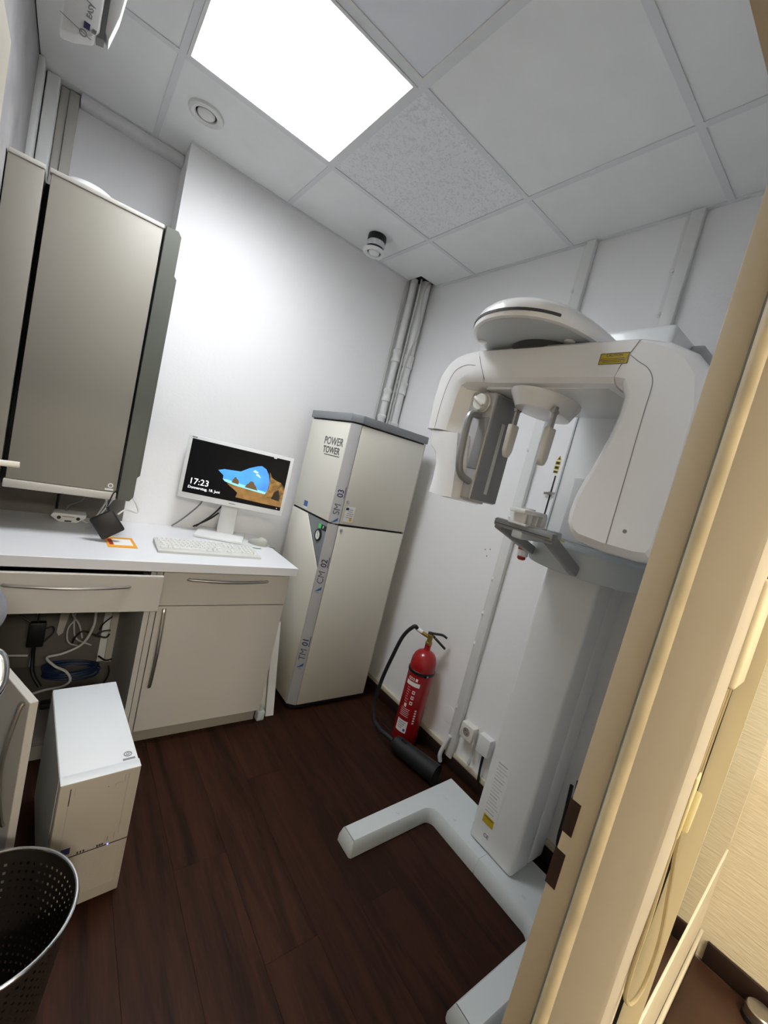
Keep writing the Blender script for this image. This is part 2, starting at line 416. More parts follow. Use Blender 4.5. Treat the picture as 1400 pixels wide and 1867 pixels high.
# ------------------------------------------------------------------ ceiling things
cl = thing('ceiling_light', (-1.3365, -0.797, H), 'square white glowing light panel set in the ceiling grid', 'light')
x0, x1, y0, y1 = -1.649+0.013, -1.024-0.013, -1.1094+0.013, -0.4844-0.013
f = MB()
for q in ((x0, y0, x1, y0+0.012), (x0, y1-0.012, x1, y1), (x0, y0+0.012, x0+0.012, y1-0.012), (x1-0.012, y0+0.012, x1, y1-0.012)):
    f.box((q[0], q[1], H-0.002), (q[2], q[3], H+0.012))
f.build('frame', M_white, cl)
M_led = mat('led_diffuser', 'FFFFFF', 0.5, var=0.0)
bsdf(M_led).inputs['Emission Color'].default_value = (0.94, 0.97, 1.0, 1); bsdf(M_led).inputs['Emission Strength'].default_value = LIGHT_PANEL
nt = M_led.node_tree; ge = nt.nodes.new('ShaderNodeNewGeometry'); dt = nt.nodes.new('ShaderNodeVectorMath'); dt.operation = 'DOT_PRODUCT'   # prismatic diffuser: less light to the sides
nt.links.new(ge.outputs['Normal'], dt.inputs[0]); nt.links.new(ge.outputs['Incoming'], dt.inputs[1])
pw = nt.nodes.new('ShaderNodeMath'); pw.operation = 'POWER'; pw.use_clamp = True; nt.links.new(dt.outputs['Value'], pw.inputs[0]); pw.inputs[1].default_value = 0.7
ml = nt.nodes.new('ShaderNodeMath'); ml.operation = 'MULTIPLY'; nt.links.new(pw.outputs[0], ml.inputs[0]); ml.inputs[1].default_value = LIGHT_PANEL; nt.links.new(ml.outputs[0], bsdf(M_led).inputs['Emission Strength'])
f = MB(); f.box((x0+0.012, y0+0.012, H+0.001), (x1-0.012, y1-0.012, H+0.008)); f.build('diffuser', M_led, cl)

ul = thing('ceiling_light', (-1.3365, -1.4219, H), 'unlit square light panel in the ceiling grid beside the glowing one', 'light')
y0, y1 = -1.7344+0.013, -1.1094-0.013
f = MB()
for q in ((x0, y0, x1, y0+0.012), (x0, y1-0.012, x1, y1), (x0, y0+0.012, x0+0.012, y1-0.012), (x1-0.012, y0+0.012, x1, y1-0.012)):
    f.box((q[0], q[1], H-0.002), (q[2], q[3], H+0.012))
f.build('frame', M_white, ul)
f = MB(); f.box((x0+0.012, y0+0.012, H+0.001), (x1-0.012, y1-0.012, H+0.008)); f.build('diffuser', mat('unlit_diffuser', 'E8ECF2', 0.35, var=0.0), ul)

def valve_profile(o, ring, disc, z, k=0.87):
    ring.lathe([(0.048*k, z+0.004), (0.05*k, z-0.004), (0.066*k, z-0.010), (0.078*k, z-0.006), (0.081*k, z), (0.081*k, z+0.006), (0.048*k, z+0.006)], o, 40, cap=False)
    disc.lathe([(0.0001*k, z+0.010), (0.036*k, z+0.010), (0.040*k, z+0.004), (0.040*k, z-0.002), (0.034*k, z-0.007), (0.018*k, z-0.009), (0.0001*k, z-0.0095)], o, 32, cap=False)
v = thing('air_valve', (-1.512, -0.262, H), 'round white ventilation valve flush in the ceiling beside the light panel', 'vent')
rg, ds = MB(), MB(); valve_profile((-1.512, -0.262, H), rg, ds, 0.0)
rg.build('ring', M_white, v); ds.build('disc', M_white, v)
g_ = MB(); g_.lathe([(0.0001, 0.0035), (0.043, 0.0035), (0.043, 0.003), (0.0001, 0.003)], (-1.512, -0.262, H), 32, cap=False); g_.build('throat', M_dark, v)
v = thing('hanging_air_valve', (-0.575, -0.235, H), 'round white ventilation valve hanging from a taped duct stub near the corner pipes', 'vent')
o = (-0.575, -0.235, H)
d_ = MB(); d_.lathe([(0.050, 0.01), (0.053, -0.01), (0.052, -0.030), (0.051, -0.031)], o, 32); d_.build('duct_stub', M_rub, v)
d_ = MB(); d_.lathe([(0.050, -0.030), (0.0525, -0.045), (0.050, -0.062)], o, 32); d_.build('foil_tape', M_foil, v)
d_ = MB(); d_.lathe([(0.0505, -0.062), (0.0535, -0.072), (0.050, -0.083)], o, 32); d_.build('black_tape', M_rub, v)
rg, ds = MB(), MB(); valve_profile((o[0], o[1], H-0.085), rg, ds, 0.0, 0.8)
rg.build('ring', M_white, v); ds.build('disc', M_white, v)
g_ = MB(); g_.lathe([(0.0001, 0.008), (0.039, 0.008), (0.039, 0.0065), (0.0001, 0.0065)], (o[0], o[1], H-0.085), 32, cap=False); g_.build('throat', M_dark, v)

# pipes and cables in the back right corner
def riser(x, y, r, zs, name, label):
    t = thing(name, (x, y, 0.1), label, 'pipe', 'white pipes in the back corner')
    p = MB(); p.lathe([(r, 0), (r, H+0.02-0.1)], (x, y, 0.1), 24); p.build('pipe', M_white, t)
    for z in zs:
        s_ = MB(); s_.lathe([(r+0.001, z-0.045), (r+0.007, z-0.04), (r+0.007, z-0.022), (r+0.004, z-0.016), (r+0.004, z+0.016), (r+0.008, z+0.022), (r+0.008, z+0.038), (r+0.001, z+0.045)], (x, y, 0), 24)
        s_.build('sleeve', M_white, t)
    return t
riser(-0.112, -0.034, 0.024, (1.75, 1.93, 2.2), 'drain_pipe', 'left and thinner white pipe in the room corner behind the tower')
riser(-0.042, -0.078, 0.033, (1.72, 2.0, 2.18), 'drain_pipe', 'right and thicker white pipe in the room corner behind the tower')
t = MB(); t.tube([(-0.098, -0.085, 1.6), (-0.098, -0.085, 2.0), (-0.096, -0.087, 2.4), (-0.096, -0.086, H+0.02)], 0.006)
tag(t.build('white_cable', M_cable), 'straight white cable running up between the two corner pipes', 'cable')
t = MB(); t.tube([(-0.083, -0.098, 1.6), (-0.085, -0.1, 1.95), (-0.085, -0.115, 2.2), (-0.04, -0.118, 2.36), (-0.075, -0.125, 2.52), (-0.07, -0.112, 2.62), (-0.05, -0.115, H+0.02)], 0.005)
tag(t.build('white_cable', M_cable), 'white cable curving loosely in front of the corner pipes', 'cable')
t = MB(); t.tube([(-0.152, -0.009, 1.6), (-0.153, -0.009, 2.2), (-0.152, -0.009, H-0.003)], 0.006)
tag(t.build('white_cable', M_cable), 'white cable on the wall left of the corner pipes', 'cable')

# ------------------------------------------------------------------ right wall raceways, socket, bits
def raceway(y0, y1, z0, z1, d, name, label, bolts):
    t = thing(name, (0, (y0+y1)/2, z0), label, 'cable duct')
    p = MB(); p.box((-d, y0, z0), (-0.0005, y1, z1), 0.004); p.build('cover', M_white, t)
    q = MB(); q.box((-0.006, y1, z0), (-0.0005, y1+0.022, z1), 0.002); q.build('flange', M_white, t)
    first = None
    for z in bolts:
        if first is None:
            b = MB(); b.lathe([(0.0145, 0), (0.0145, 0.002), (0.008, 0.004), (0.008, 0.009), (0.004, 0.0115)], (-0.006, y1+0.011, z), 12, (-1, 0, 0)); first = b.build('bolt', M_white, t); fz = z
        else: clone(first, (0, 0, z-fz))
    return t
raceway(-1.237, -1.192, 0.05, H, 0.026, 'cable_duct', 'long white vertical cable duct with bolts on the right wall left of the column', (0.057+0.02, 0.308, 0.667, 0.834, 1.02, 1.349, 1.697, 2.47))
raceway(-1.66, -1.612, 2.0, H, 0.026, 'cable_duct', 'short white vertical cable duct above the column of the x-ray machine', (2.47, 2.3))
# fallen end of the duct at the floor
t = MB(); t.tube([(-0.03, -1.2, 0.16), (-0.04, -1.19, 0.1), (-0.05, -1.185, 0.05), (-0.045, -1.195, 0.012)], 0.011)
tag(t.build('bent_conduit', M_white), 'short bent white conduit end at the foot of the long cable duct', 'conduit')
# slotted rail with wing nut on the wall
t = thing('slotted_rail', (0, -1.353, 1.39), 'thin black slotted rail with a wing nut on the white wall behind the chin rest', 'rail')
p = MB(); p.box((-0.003, -1.3565, 1.395), (-0.0005, -1.3495, 1.594), 0.001); p.build('rail', M_black, t)
p = MB(); p.cyl((-0.003, -1.353, 1.507), (-0.016, -1.353, 1.507), 0.008, 12); p.bar((-0.013, -1.38, 1.512), (-0.013, -1.326, 1.504), 0.004, 0.01); p.build('wing_nut', M_steel, t)
t = thing('hazard_sticker', (-0.001, -1.346, 1.60), 'narrow black and yellow hazard sticker on the white wall above the slotted rail', 'sticker')
for z, h in ((1.612, 0.013), (1.632, 0.017), (1.654, 0.017)):
    plate((-0.0005, -1.347, z), (0, -1, 0), (0, 0, 1), 0.024, h, 0.001).build('yellow_patch', M_yel, t)
    plate((-0.0012, -1.347, z), (0, -1, 0), (0, 0, 1), 0.016, h*0.55, 0.001).build('black_print', M_black, t)
p = MB(); p.prism([(-1.359, 1.668), (-1.337, 1.668), (-1.348, 1.69)], 'x', -0.0015, -0.0005); p.build('triangle', M_yel, t)
p = MB(); p.prism([(-1.352, 1.671), (-1.344, 1.671), (-1.348, 1.684)], 'x', -0.0022, -0.0014); p.build('black_print', M_black, t)
# round cover and square hatch painted over
t = MB(); t.lathe([(0.046, 0), (0.046, 0.0015), (0.043, 0.0022), (0.0001, 0.0022)], (-0.0003, -1.135, 0.235), 40, (-1, 0, 0)); tag(t.build('round_cover', M_wall), 'round painted over cover plate low on the white wall beside the extinguisher', 'cover plate')
t = MB(); t.box((-0.0009, -0.87, 1.06), (-0.0003, -0.6, 1.30)); tag(t.build('hatch_cover', M_wall), 'square painted over hatch on the wall right of the tower', 'cover plate')
for (y, z) in ((-0.86, 0.47), (-1.08, 1.15), (-1.1, 1.12), (-1.11, 1.16), (-1.2, 1.79), (-1.255, 1.82), (-1.16, 0.24)):
    t = MB(); t.lathe([(0.004, 0), (0.003, 0.0015), (0.0001, 0.002)], (-0.0003, y, z), 10, (-1, 0, 0)); tag(t.build('screw_plug', M_inkl), 'small grey screw plug in the white right wall', 'screw', 'screw plugs in the right wall')
# socket
t = thing('wall_socket', (0, -1.295, 0.25), 'cream surface mounted power socket low on the right wall', 'socket')
p = MB(); p.box((-0.042, -1.335, 0.21), (-0.0005, -1.255, 0.29), 0.006, 3); p.build('housing', M_offw, t)
p = MB(); p.lathe([(0.027, 0), (0.027, 0.0015), (0.0225, 0.002), (0.021, -0.004), (0.0001, -0.004)], (-0.042, -1.295, 0.25), 28, (-1, 0, 0), cap=False); p.build('socket_ring', M_offw, t)
p = MB(); p.lathe([(0.021, 0.0), (0.0001, 0.0006)], (-0.0425, -1.295, 0.25), 24, (-1, 0, 0), cap=False); p.build('socket_well', M_cab, t)
for dz in (-0.0095, 0.0095):
    p = MB(); p.cyl((-0.0425, -1.295+dz*0.7, 0.25+dz*0.7), (-0.0445, -1.295+dz*0.7, 0.25+dz*0.7), 0.0028, 10); p.build('pin_hole', M_black, t)
t = thing('junction_box', (0, -1.4, 0.2), 'plain white junction box on the wall between socket and column', 'box')
p = MB(); p.box((-0.04, -1.435, 0.205), (-0.0005, -1.365, 0.295), 0.004); p.build('lid', M_white, t)
p = MB(); p.tube([(-0.02, -1.405, 0.206), (-0.022, -1.41, 0.13), (-0.025, -1.42, 0.065)], 0.006); p.build('cord', M_black, t)
t = MB(); t.tube([(-0.028, -1.336, 0.235), (-0.03, -1.347, 0.21), (-0.026, -1.342, 0.17), (-0.03, -1.352, 0.13), (-0.027, -1.348, 0.10), (-0.03, -1.335, 0.085)], 0.003)
t.tube([(-0.028, -1.336, 0.23), (-0.034, -1.342, 0.2), (-0.024, -1.35, 0.16), (-0.034, -1.344, 0.12), (-0.03, -1.352, 0.10)], 0.003)
tag(t.build('loose_wire', M_cable), 'thin twisted white wire hanging loose below the power socket', 'wire')

# ------------------------------------------------------------------ x-ray machine
XR = thing('dental_xray_machine', (-0.25, -1.695, 0), 'large cream dental panoramic x-ray machine standing at the right wall', 'x-ray machine')
def foot_poly(mir):
    arc = [(-0.395 + 0.035*math.sin(math.pi/2*k/5), -1.475 + 0.035*math.cos(math.pi/2*k/5)) for k in range(6)]
    P = [(-0.12, -1.6935), (-0.12, -1.33), (-0.775, -1.35), (-0.782, -1.357), (-0.782, -1.437), (-0.775, -1.444), (-0.42, -1.44)] + arc + [(-0.36, -1.6935)]
    if mir: P = [(x, -3.39 - y) for x, y in P]
    return P
for mir in (0, 1):
    P = foot_poly(mir)
    b_ = MB()
    Pi = offset_poly(P, 0.004); Pt = offset_poly(P, 0.010); Pt2 = offset_poly(P, 0.015)
    # keep the joint side flush
    def fx(Q): return [(x, (-1.6945 if not mir else -1.6955) if abs(P[i][1]+1.695) < 0.01 else y) for i, (x, y) in enumerate(Q)]
    b_.loft([[(x, y, 0.001) for x, y in P], [(x, y, 0.02) for x, y in fx(P)], [(x, y, 0.054) for x, y in fx(Pt)], [(x, y, 0.060) for x, y in fx(Pt2)]])
    ft = b_.build('foot', M_xrf, XR)
    for (x, y) in ((-0.52, -1.395), (-0.25, -1.42), (-0.30, -1.52)):
        if mir: y = -3.39 - y
        c_ = MB(); c_.lathe([(0.009, 0), (0.009, 0.002), (0.006, 0.003)], (x, y, 0.0595), 16); c_.build('screw_cap', M_xrf, ft)
# column
c_ = MB(); c_.box((-0.30, -1.805, 0.0605), (-0.18, -1.60, 1.34), 0.014, 4); col = c_.build('column', M_xrw, XR)
c_ = MB(); c_.box((-0.185, -1.797, 0.0605), (-0.172, -1.608, 1.34)); c_.build('column_groove', M_alud, XR)
c_ = MB(); c_.box((-0.174, -1.803, 0.0605), (-0.07, -1.602, 1.34), 0.01, 3); c_.build('column_back', M_xrw, XR)
# printed label on the column
lb = plate((-0.3004, -1.662, 0.315), (0, -1, 0), (0, 0, 1), 0.07, 0.225, 0.0006).build('label', M_xrw, XR)
for k in range(16):
    z = 0.418 - k*0.0138; wd = 0.058*(0.6+0.4*random.random())
    plate((-0.3010, -1.664+(0.058-wd)/2*0.6, z), (0, -1, 0), (0, 0, 1), wd, 0.0022 if k % 5 else 0.004, 0.0003).build('print_line', M_prt, lb)
ys = plate((-0.3004, -1.664, 0.178), (0, -1, 0), (0, 0, 1), 0.05, 0.034, 0.0006).build('warning_sticker', M_yel, XR)
plate((-0.3010, -1.664, 0.188), (0, -1, 0), (0, 0, 1), 0.04, 0.003, 0.0003).build('print_line', M_ink, ys)
text('CE', (-0.3008, -1.672, 0.118), (0, -1, 0), (0, 0, 1), 0.02, M_inkl, XR, 'print')
# carriage with recessed panel
c_ = MB(); c_.box((-0.31, -1.805, 1.30), (-0.03, -1.545, 2.12), 0.02, 4); c_.build('carriage', M_xrw, XR)
c_ = MB(); c_.box((-0.318, -1.785, 1.335), (-0.300, -1.615, 1.575), 0.008, 3); c_.build('carriage_panel', M_detl, XR)
c_ = MB(); c_.box((-0.314, -1.562, 1.33), (-0.300, -1.556, 2.02)); c_.build('carriage_trim', M_xrb, XR)
plate((-0.311, -1.62, 1.318), (0, -1, 0), (0, 0, 1), 0.05, 0.03, 0.001).build('warning_sticker', M_yel, XR)
c_ = MB(); c_.box((-0.16, -1.845, 1.99), (-0.05, -1.805, 2.10), 0.006); c_.build('cable_guide', M_alu, XR)
# overhead arm (teardrop)
arm = [(-0.25, -1.53), (-0.45, -1.495), (-0.62, -1.465), (-0.76, -1.46), (-0.86, -1.478), (-0.935, -1.53), (-0.98, -1.60), (-0.988, -1.67), (-0.968, -1.735), (-0.92, -1.785), (-0.85, -1.813), (-0.74, -1.825), (-0.55, -1.82), (-0.25, -1.80)]
arm = smooth_poly(arm, 2)
r = MB()
r.loft([[(x, y, z) for x, y in offset_poly(arm, d)] for d, z in ((0.010, 1.876), (0.002, 1.878), (0.0, 1.884), (0.001, 1.900), (0.008, 1.917), (0.022, 1.931), (0.045, 1.940), (0.08, 1.944))])
r.build('overhead_arm', M_xr, XR, sharp=0.9)
r = MB()
r.loft([[(x, y, z) for x, y in offset_poly(arm, d)] for d, z in ((0.012, 1.8745), (0.012, 1.8755))]); r.build('arm_underside', M_xrb, XR)
# slot groove round the front of the arm
idx = [i for i, (x, y) in enumerate(arm) if (x < -0.905 and y < -1.65) or (x < -0.80 and y > -1.66)]
n_ = len(arm); rr = offset_poly(arm, -0.0015)
r = MB(); pts = [rr[i] for i in idx]
r.loft([[(x, y, 1.8895), (x, y, 1.8965), (x+0.01, y, 1.8965), (x+0.01, y, 1.8895)] for x, y in pts]); r.build('arm_slot', M_ink, XR)
for (x, y) in ((-0.86, -1.51), (-0.80, -1.76)):
    r = MB(); r.lathe([(0.014, 0), (0.014, -0.003), (0.010, -0.005)], (x, y, 1.8745), 20); r.build('screw_cap', M_xr, XR)
r = MB(); r.lathe([(0.10, 1.855), (0.10, 1.875)], (-0.74, -1.655, 0), 32); r.build('hub', M_ink, XR)  # hub coloured dark to stand for shade between arm and beam
# rotating beam, sensor arm and tube housing
XF, XM, XB = -0.83, -0.800, -0.665
def ring(poly, x): return [(x, p[0], p[1]) for p in poly]
beam_f = [(-1.4775, 1.858), (-1.50, 1.815), (-1.5225, 1.778), (-1.55, 1.776), (-1.75, 1.770), (-1.9185, 1.766), (-1.925, 1.79), (-1.945, 1.832), (-1.952, 1.846), (-1.75, 1.852)]
beam_m = [(-1.4775, 1.868), (-1.50, 1.815), (-1.5225, 1.757), (-1.55, 1.755), (-1.75, 1.752), (-1.9185, 1.748), (-1.925, 1.79), (-1.945, 1.832), (-1.952, 1.858), (-1.75, 1.864)]
r = MB(); r.loft([ring(beam_f, XF), ring([(0.5*a_[0]+0.5*b_[0], 0.3*a_[1]+0.7*b_[1]) for a_, b_ in zip(beam_f, beam_m)], XF+0.010), ring(beam_m, XM), ring(beam_m, XB)])
bm_ = r.build('rotating_beam', M_xr, XR)
r = MB(); r.box((-0.80, -1.90, 1.748), (-0.50, -1.52, 1.757), 0.002); r.build('beam_underplate', M_xrw, XR)
# caution sticker
cs = plate((XF-0.0003, -1.906, 1.809), (0, -1, 0), (0, 0, 1), 0.067, 0.026, 0.0006).build('caution_sticker', M_yel, XR)
for dz, hh in ((0.0125, 0.0014), (-0.0125, 0.0014)):
    plate((XF-0.0009, -1.906, 1.809+dz), (0, -1, 0), (0, 0, 1), 0.067, hh, 0.0003).build('border_line', M_ink, cs)
for dy in (-0.0328, 0.0328):
    plate((XF-0.0009, -1.906+dy, 1.809), (0, -1, 0), (0, 0, 1), 0.0014, 0.026, 0.0003).build('border_line', M_ink, cs)
text('CAUTION', (XF-0.0009, -1.906, 1.8165), (0, -1, 0), (0, 0, 1), 0.0085, M_ink, cs, 'lettering', 0.0002)
for k in range(3):
    plate((XF-0.0009, -1.903, 1.809-k*0.0038), (0, -1, 0), (0, 0, 1), 0.056-0.012*(k == 2), 0.0012, 0.0003).build('print_line', M_ink, cs)
# sensor arm: outer shell, inner chamfer
sa_f = [(-1.4765, 1.858), (-1.43, 1.853), (-1.392, 1.845), (-1.362, 1.825), (-1.335, 1.785), (-1.330, 1.72), (-1.332, 1.65), (-1.333, 1.606), (-1.388, 1.606), (-1.392, 1.66), (-1.398, 1.73), (-1.412, 1.768), (-1.435, 1.779), (-1.5215, 1.778), (-1.50, 1.815)]
sa_m = [(-1.4765, 1.868), (-1.425, 1.863), (-1.383, 1.853), (-1.350, 1.832), (-1.322, 1.79), (-1.316, 1.72), (-1.318, 1.65), (-1.319, 1.604), (-1.43, 1.604), (-1.434, 1.66), (-1.438, 1.72), (-1.443, 1.748), (-1.46, 1.756), (-1.5215, 1.757), (-1.50, 1.815)]
sa_b = [(p[0] if p[0] > -1.40 or p[1] > 1.80 else p[0]-0.035, p[1]) for p in sa_m]; sa_b[8] = (-1.49, 1.604); sa_b[9] = (-1.49, 1.66); sa_b[10] = (-1.49, 1.72); sa_b[11] = (-1.492, 1.748); sa_b[12] = (-1.50, 1.756); sa_b[13] = (-1.5215, 1.757)
mid = lambda A, B, t: [(a_[0]*(1-t)+b_[0]*t, a_[1]*(1-t)+b_[1]*t) for a_, b_ in zip(A, B)]
r = MB(); r.loft([ring(sa_f, XF), ring(mid(sa_f, sa_m, 0.6), XF+0.008), ring(sa_m, XM), ring(sa_b, -0.76), ring(sa_b, XB)])
r.build('sensor_arm', M_xr, XR)
r = MB(); r.lathe([(0.006, 0), (0.0001, 0.001)], (-0.797, -1.437, 1.72), 12, Vector((-0.6, -0.6, 0)).normalized()); r.build('indicator_hole', M_black, XR)
# lower sensor cover with its concave notch
sc_f = [(-1.352, 1.601), (-1.360, 1.570), (-1.366, 1.552), (-1.398, 1.532), (-1.418, 1.495), (-1.424, 1.44), (-1.420, 1.395), (-1.47, 1.391), (-1.50, 1.395), (-1.47, 1.48), (-1.43, 1.601)]
sc_m = [(-1.338, 1.601), (-1.345, 1.570), (-1.350, 1.553), (-1.374, 1.535), (-1.392, 1.495), (-1.396, 1.44), (-1.393, 1.395), (-1.49, 1.390), (-1.515, 1.395), (-1.512, 1.48), (-1.49, 1.601)]
r = MB(); r.loft([ring(sc_f, XF+0.004), ring(mid(sc_f, sc_m, 0.6), XF+0.012), ring(sc_m, XM+0.01), ring(sc_m, XB)])
r.build('sensor_cover', M_xr, XR)
# detector
r = MB(); r.box((-0.785, -1.553, 1.402), (-0.650, -1.44, 1.745), 0.006, 3); det = r.build('detector', M_det, XR)
r = MB(); r.box((-0.780, -1.5575, 1.406), (-0.653, -1.552, 1.738), 0.002); r.build('detector_face', M_detd, XR)
r = MB(); r.box((-0.728, -1.5585, 1.43), (-0.712, -1.5570, 1.66)); r.build('sensor_strip', M_detl, XR)
r = MB(); r.box((-0.7875, -1.55, 1.50), (-0.782, -1.512, 1.665), 0.004, 3); r.build('handle_recess', M_hand, XR)
r = MB()
r.tube([(-0.786, -1.508, 1.668), (-0.825, -1.512, 1.664), (-0.842, -1.518, 1.640), (-0.845, -1.523, 1.57), (-0.842, -1.528, 1.505), (-0.825, -1.533, 1.472), (-0.786, -1.536, 1.458)], 0.0115, 10, 5, 1.0)
r.build('detector_handle', M_hand, det)
r = MB(); r.lathe([(0.031, 0), (0.031, 0.004), (0.028, 0.006), (0.027, 0.018), (0.024, 0.021), (0.0001, 0.022)], (-0.786, -1.510, 1.708), 28, (-1, 0, 0)); kn = r.build('knob', M_pad, det)
r = MB(); r.bar((-0.806, -1.530, 1.696), (-0.806, -1.490, 1.722), 0.009, 0.016, (1, 0, 0), 0.002); kb = r.build('knob_grip', M_pad, det)
# tube housing
th_m = [(-1.9535, 1.858), (-1.947, 1.832), (-1.9265, 1.79), (-1.9205, 1.750), (-1.935, 1.742), (-1.944, 1.722), (-1.944, 1.681), (-1.936, 1.627), (-1.922, 1.569), (-1.905, 1.512), (-1.898, 1.479), (-1.895, 1.44), (-1.897, 1.412), (-1.912, 1.386), (-1.935, 1.372), (-2.0, 1.366), (-2.07, 1.366), (-2.105, 1.372), (-2.118, 1.40), (-2.120, 1.55), (-2.118, 1.70), (-2.100, 1.775), (-2.065, 1.82), (-2.015, 1.846)]
th_f = offset_poly(th_m, 0.022)
for i in (0, 1, 2, 3): th_f[i] = (beam_f[[8, 7, 6, 5][i]][0]-0.0015, beam_f[[8, 7, 6, 5][i]][1])
th_f[23] = (-2.005, 1.83); th_f[4] = (-1.945, 1.762)
r = MB(); r.loft([ring(th_f, XF), ring(mid(th_f, th_m, 0.45), XF+0.007), ring(mid(th_f, th_m, 0.8), XF+0.016), ring(th_m, XF+0.034), ring(th_m, -0.58), ring(offset_poly(th_m, 0.012), -0.565)])
r.build('tube_housing', M_xr, XR, sharp=0.5)
seam = [(-1.942, 1.815), (-1.962, 1.800), (-1.985, 1.785), (-2.000, 1.765), (-2.006, 1.74), (-2.006, 1.68), (-2.008, 1.55), (-2.010, 1.388)]
r = MB(); r.tube([(XF-0.0002, y, z) for y, z in seam], 0.0009, 6); r.build('housing_seam', M_inkl, XR)
r = MB(); r.lathe([(0.0045, 0), (0.0035, 0.001)], (XF, -2.04, 1.425), 14, (-1, 0, 0)); r.build('housing_screw', M_inkl, XR)
seam = [(-1.4765, 1.815+0.0), (-1.44, 1.818), (-1.405, 1.808), (-1.385, 1.785), (-1.372, 1.74), (-1.366, 1.68), (-1.365, 1.608)]
r = MB(); r.tube([(XF-0.0002, y, z) for y, z in seam], 0.0008, 6); r.build('arm_seam', M_inkl, XR)
for seam in ([(-1.477, 1.860), (-1.488, 1.838), (-1.50, 1.815), (-1.522, 1.780), (-1.524, 1.770)], [(-1.9525, 1.848), (-1.9455, 1.832), (-1.9255, 1.79), (-1.9195, 1.768), (-1.9195, 1.76)]):
    r = MB(); r.tube([(XF-0.0002 if 1.775 < z < 1.85 else XF+0.006, y, z) for y, z in seam], 0.0009, 6); r.build('beam_seam', M_inkl, XR)
# head support under the beam
hs = [(-0.70 + 0.135*math.cos(2*math.pi*k/28), -1.672 + 0.085*math.sin(2*math.pi*k/28)) for k in range(28)]
r = MB(); r.loft([[(x, y, z) for x, y in offset_poly(hs, d)] for d, z in ((0.03, 1.700), (0.022, 1.702), (0.004, 1.735), (0.0, 1.742), (0.0, 1.749))])
h_ = r.build('head_support', M_xr, XR)
for (y, dx, zt, zb) in ((-1.618, -0.748, 1.655, 1.553), (-1.742, -0.748, 1.655, 1.545)):
    r = MB(); r.box((dx-0.008, y-0.0035, 1.64), (dx+0.008, y+0.0035, 1.715)); r.cyl((dx-0.012, y, 1.70), (dx+0.012, y, 1.70), 0.006, 10); r.build('temple_rod', M_steel, h_)
    r = MB(); pp = [(dx-0.018, zt), (dx+0.018, zt), (dx+0.018, zt-0.02), (dx+0.016, zb+0.022), (dx+0.009, zb+0.006), (dx, zb), (dx-0.009, zb+0.006), (dx-0.016, zb+0.022), (dx-0.018, zt-0.02)]
    r.prism(pp, 'y', y-0.009, y+0.009, 0.004, 3, 0.6); r.build('temple_pad', M_pad, h_)
# patient shelf, handle, chin rest
sh = [(-0.10, -1.53), (-0.34, -1.545), (-0.43, -1.59), (-0.485, -1.67), (-0.508, -1.75), (-0.503, -1.83), (-0.46, -1.895), (-0.38, -1.945), (-0.28, -1.968), (-0.10, -1.97)]
sh = [p for p in sh[:1]] + smooth_poly(sh, 1)[1:-1]
r = MB(); r.prism(sh, 'z', 1.243, 1.328, 0.006, 3, 0.5); shf = r.build('patient_shelf', M_xrb, XR)
r = MB()
r.bar((-0.695, -1.612, 1.357), (-0.695, -1.818, 1.357), 0.032, 0.026, (0, 0, 1), 0.007)
r.bar((-0.70, -1.626, 1.352), (-0.455, -1.612, 1.277), 0.028, 0.032, (0, 0, 1), 0.006)
r.bar((-0.70, -1.803, 1.352), (-0.50, -1.803, 1.262), 0.028, 0.034, (0, 0, 1), 0.006)
hb = r.build('handle_bar', M_hand, XR)
r = MB(); r.bar((-0.7125, -1.62, 1.354), (-0.7125, -1.81, 1.354), 0.002, 0.002); r.build('handle_seam', M_ink, hb)
r = MB()
r.box((-0.735, -1.728, 1.402), (-0.610, -1.672, 1.416), 0.004); r.cyl((-0.675, -1.70, 1.414), (-0.675, -1.70, 1.421), 0.019, 16)
r.box((-0.632, -1.728, 1.371), (-0.606, -1.672, 1.410), 0.004); r.box((-0.72, -1.732, 1.366), (-0.596, -1.668, 1.373), 0.003)
for k in range(3): r.box((-0.715+0.03*k, -1.722, 1.37), (-0.705+0.03*k, -1.678, 1.405), 0.003)
r.build('chin_rest', M_xr, XR)
r = MB(); r.box((-0.71, -1.722, 1.325), (-0.48, -1.684, 1.367), 0.006); r.build('chin_rest_bracket', M_xrb, XR)
r = MB(); r.lathe([(0.02, 0.03), (0.02, -0.012), (0.017, -0.014)], (-0.425, -1.563, 1.255), 20); eb = r.build('emergency_stop', M_xrw, XR)
r = MB(); r.lathe([(0.012, -0.012), (0.015, -0.018), (0.015, -0.024), (0.010, -0.028), (0.0001, -0.029)], (-0.425, -1.563, 1.255), 20); r.build('red_button', M_redp, eb)
plate((-0.4455, -1.565, 1.27), (0, -1, 0), (0, 0, 1), 0.024, 0.009, 0.001).build('red_label', M_redp, eb)
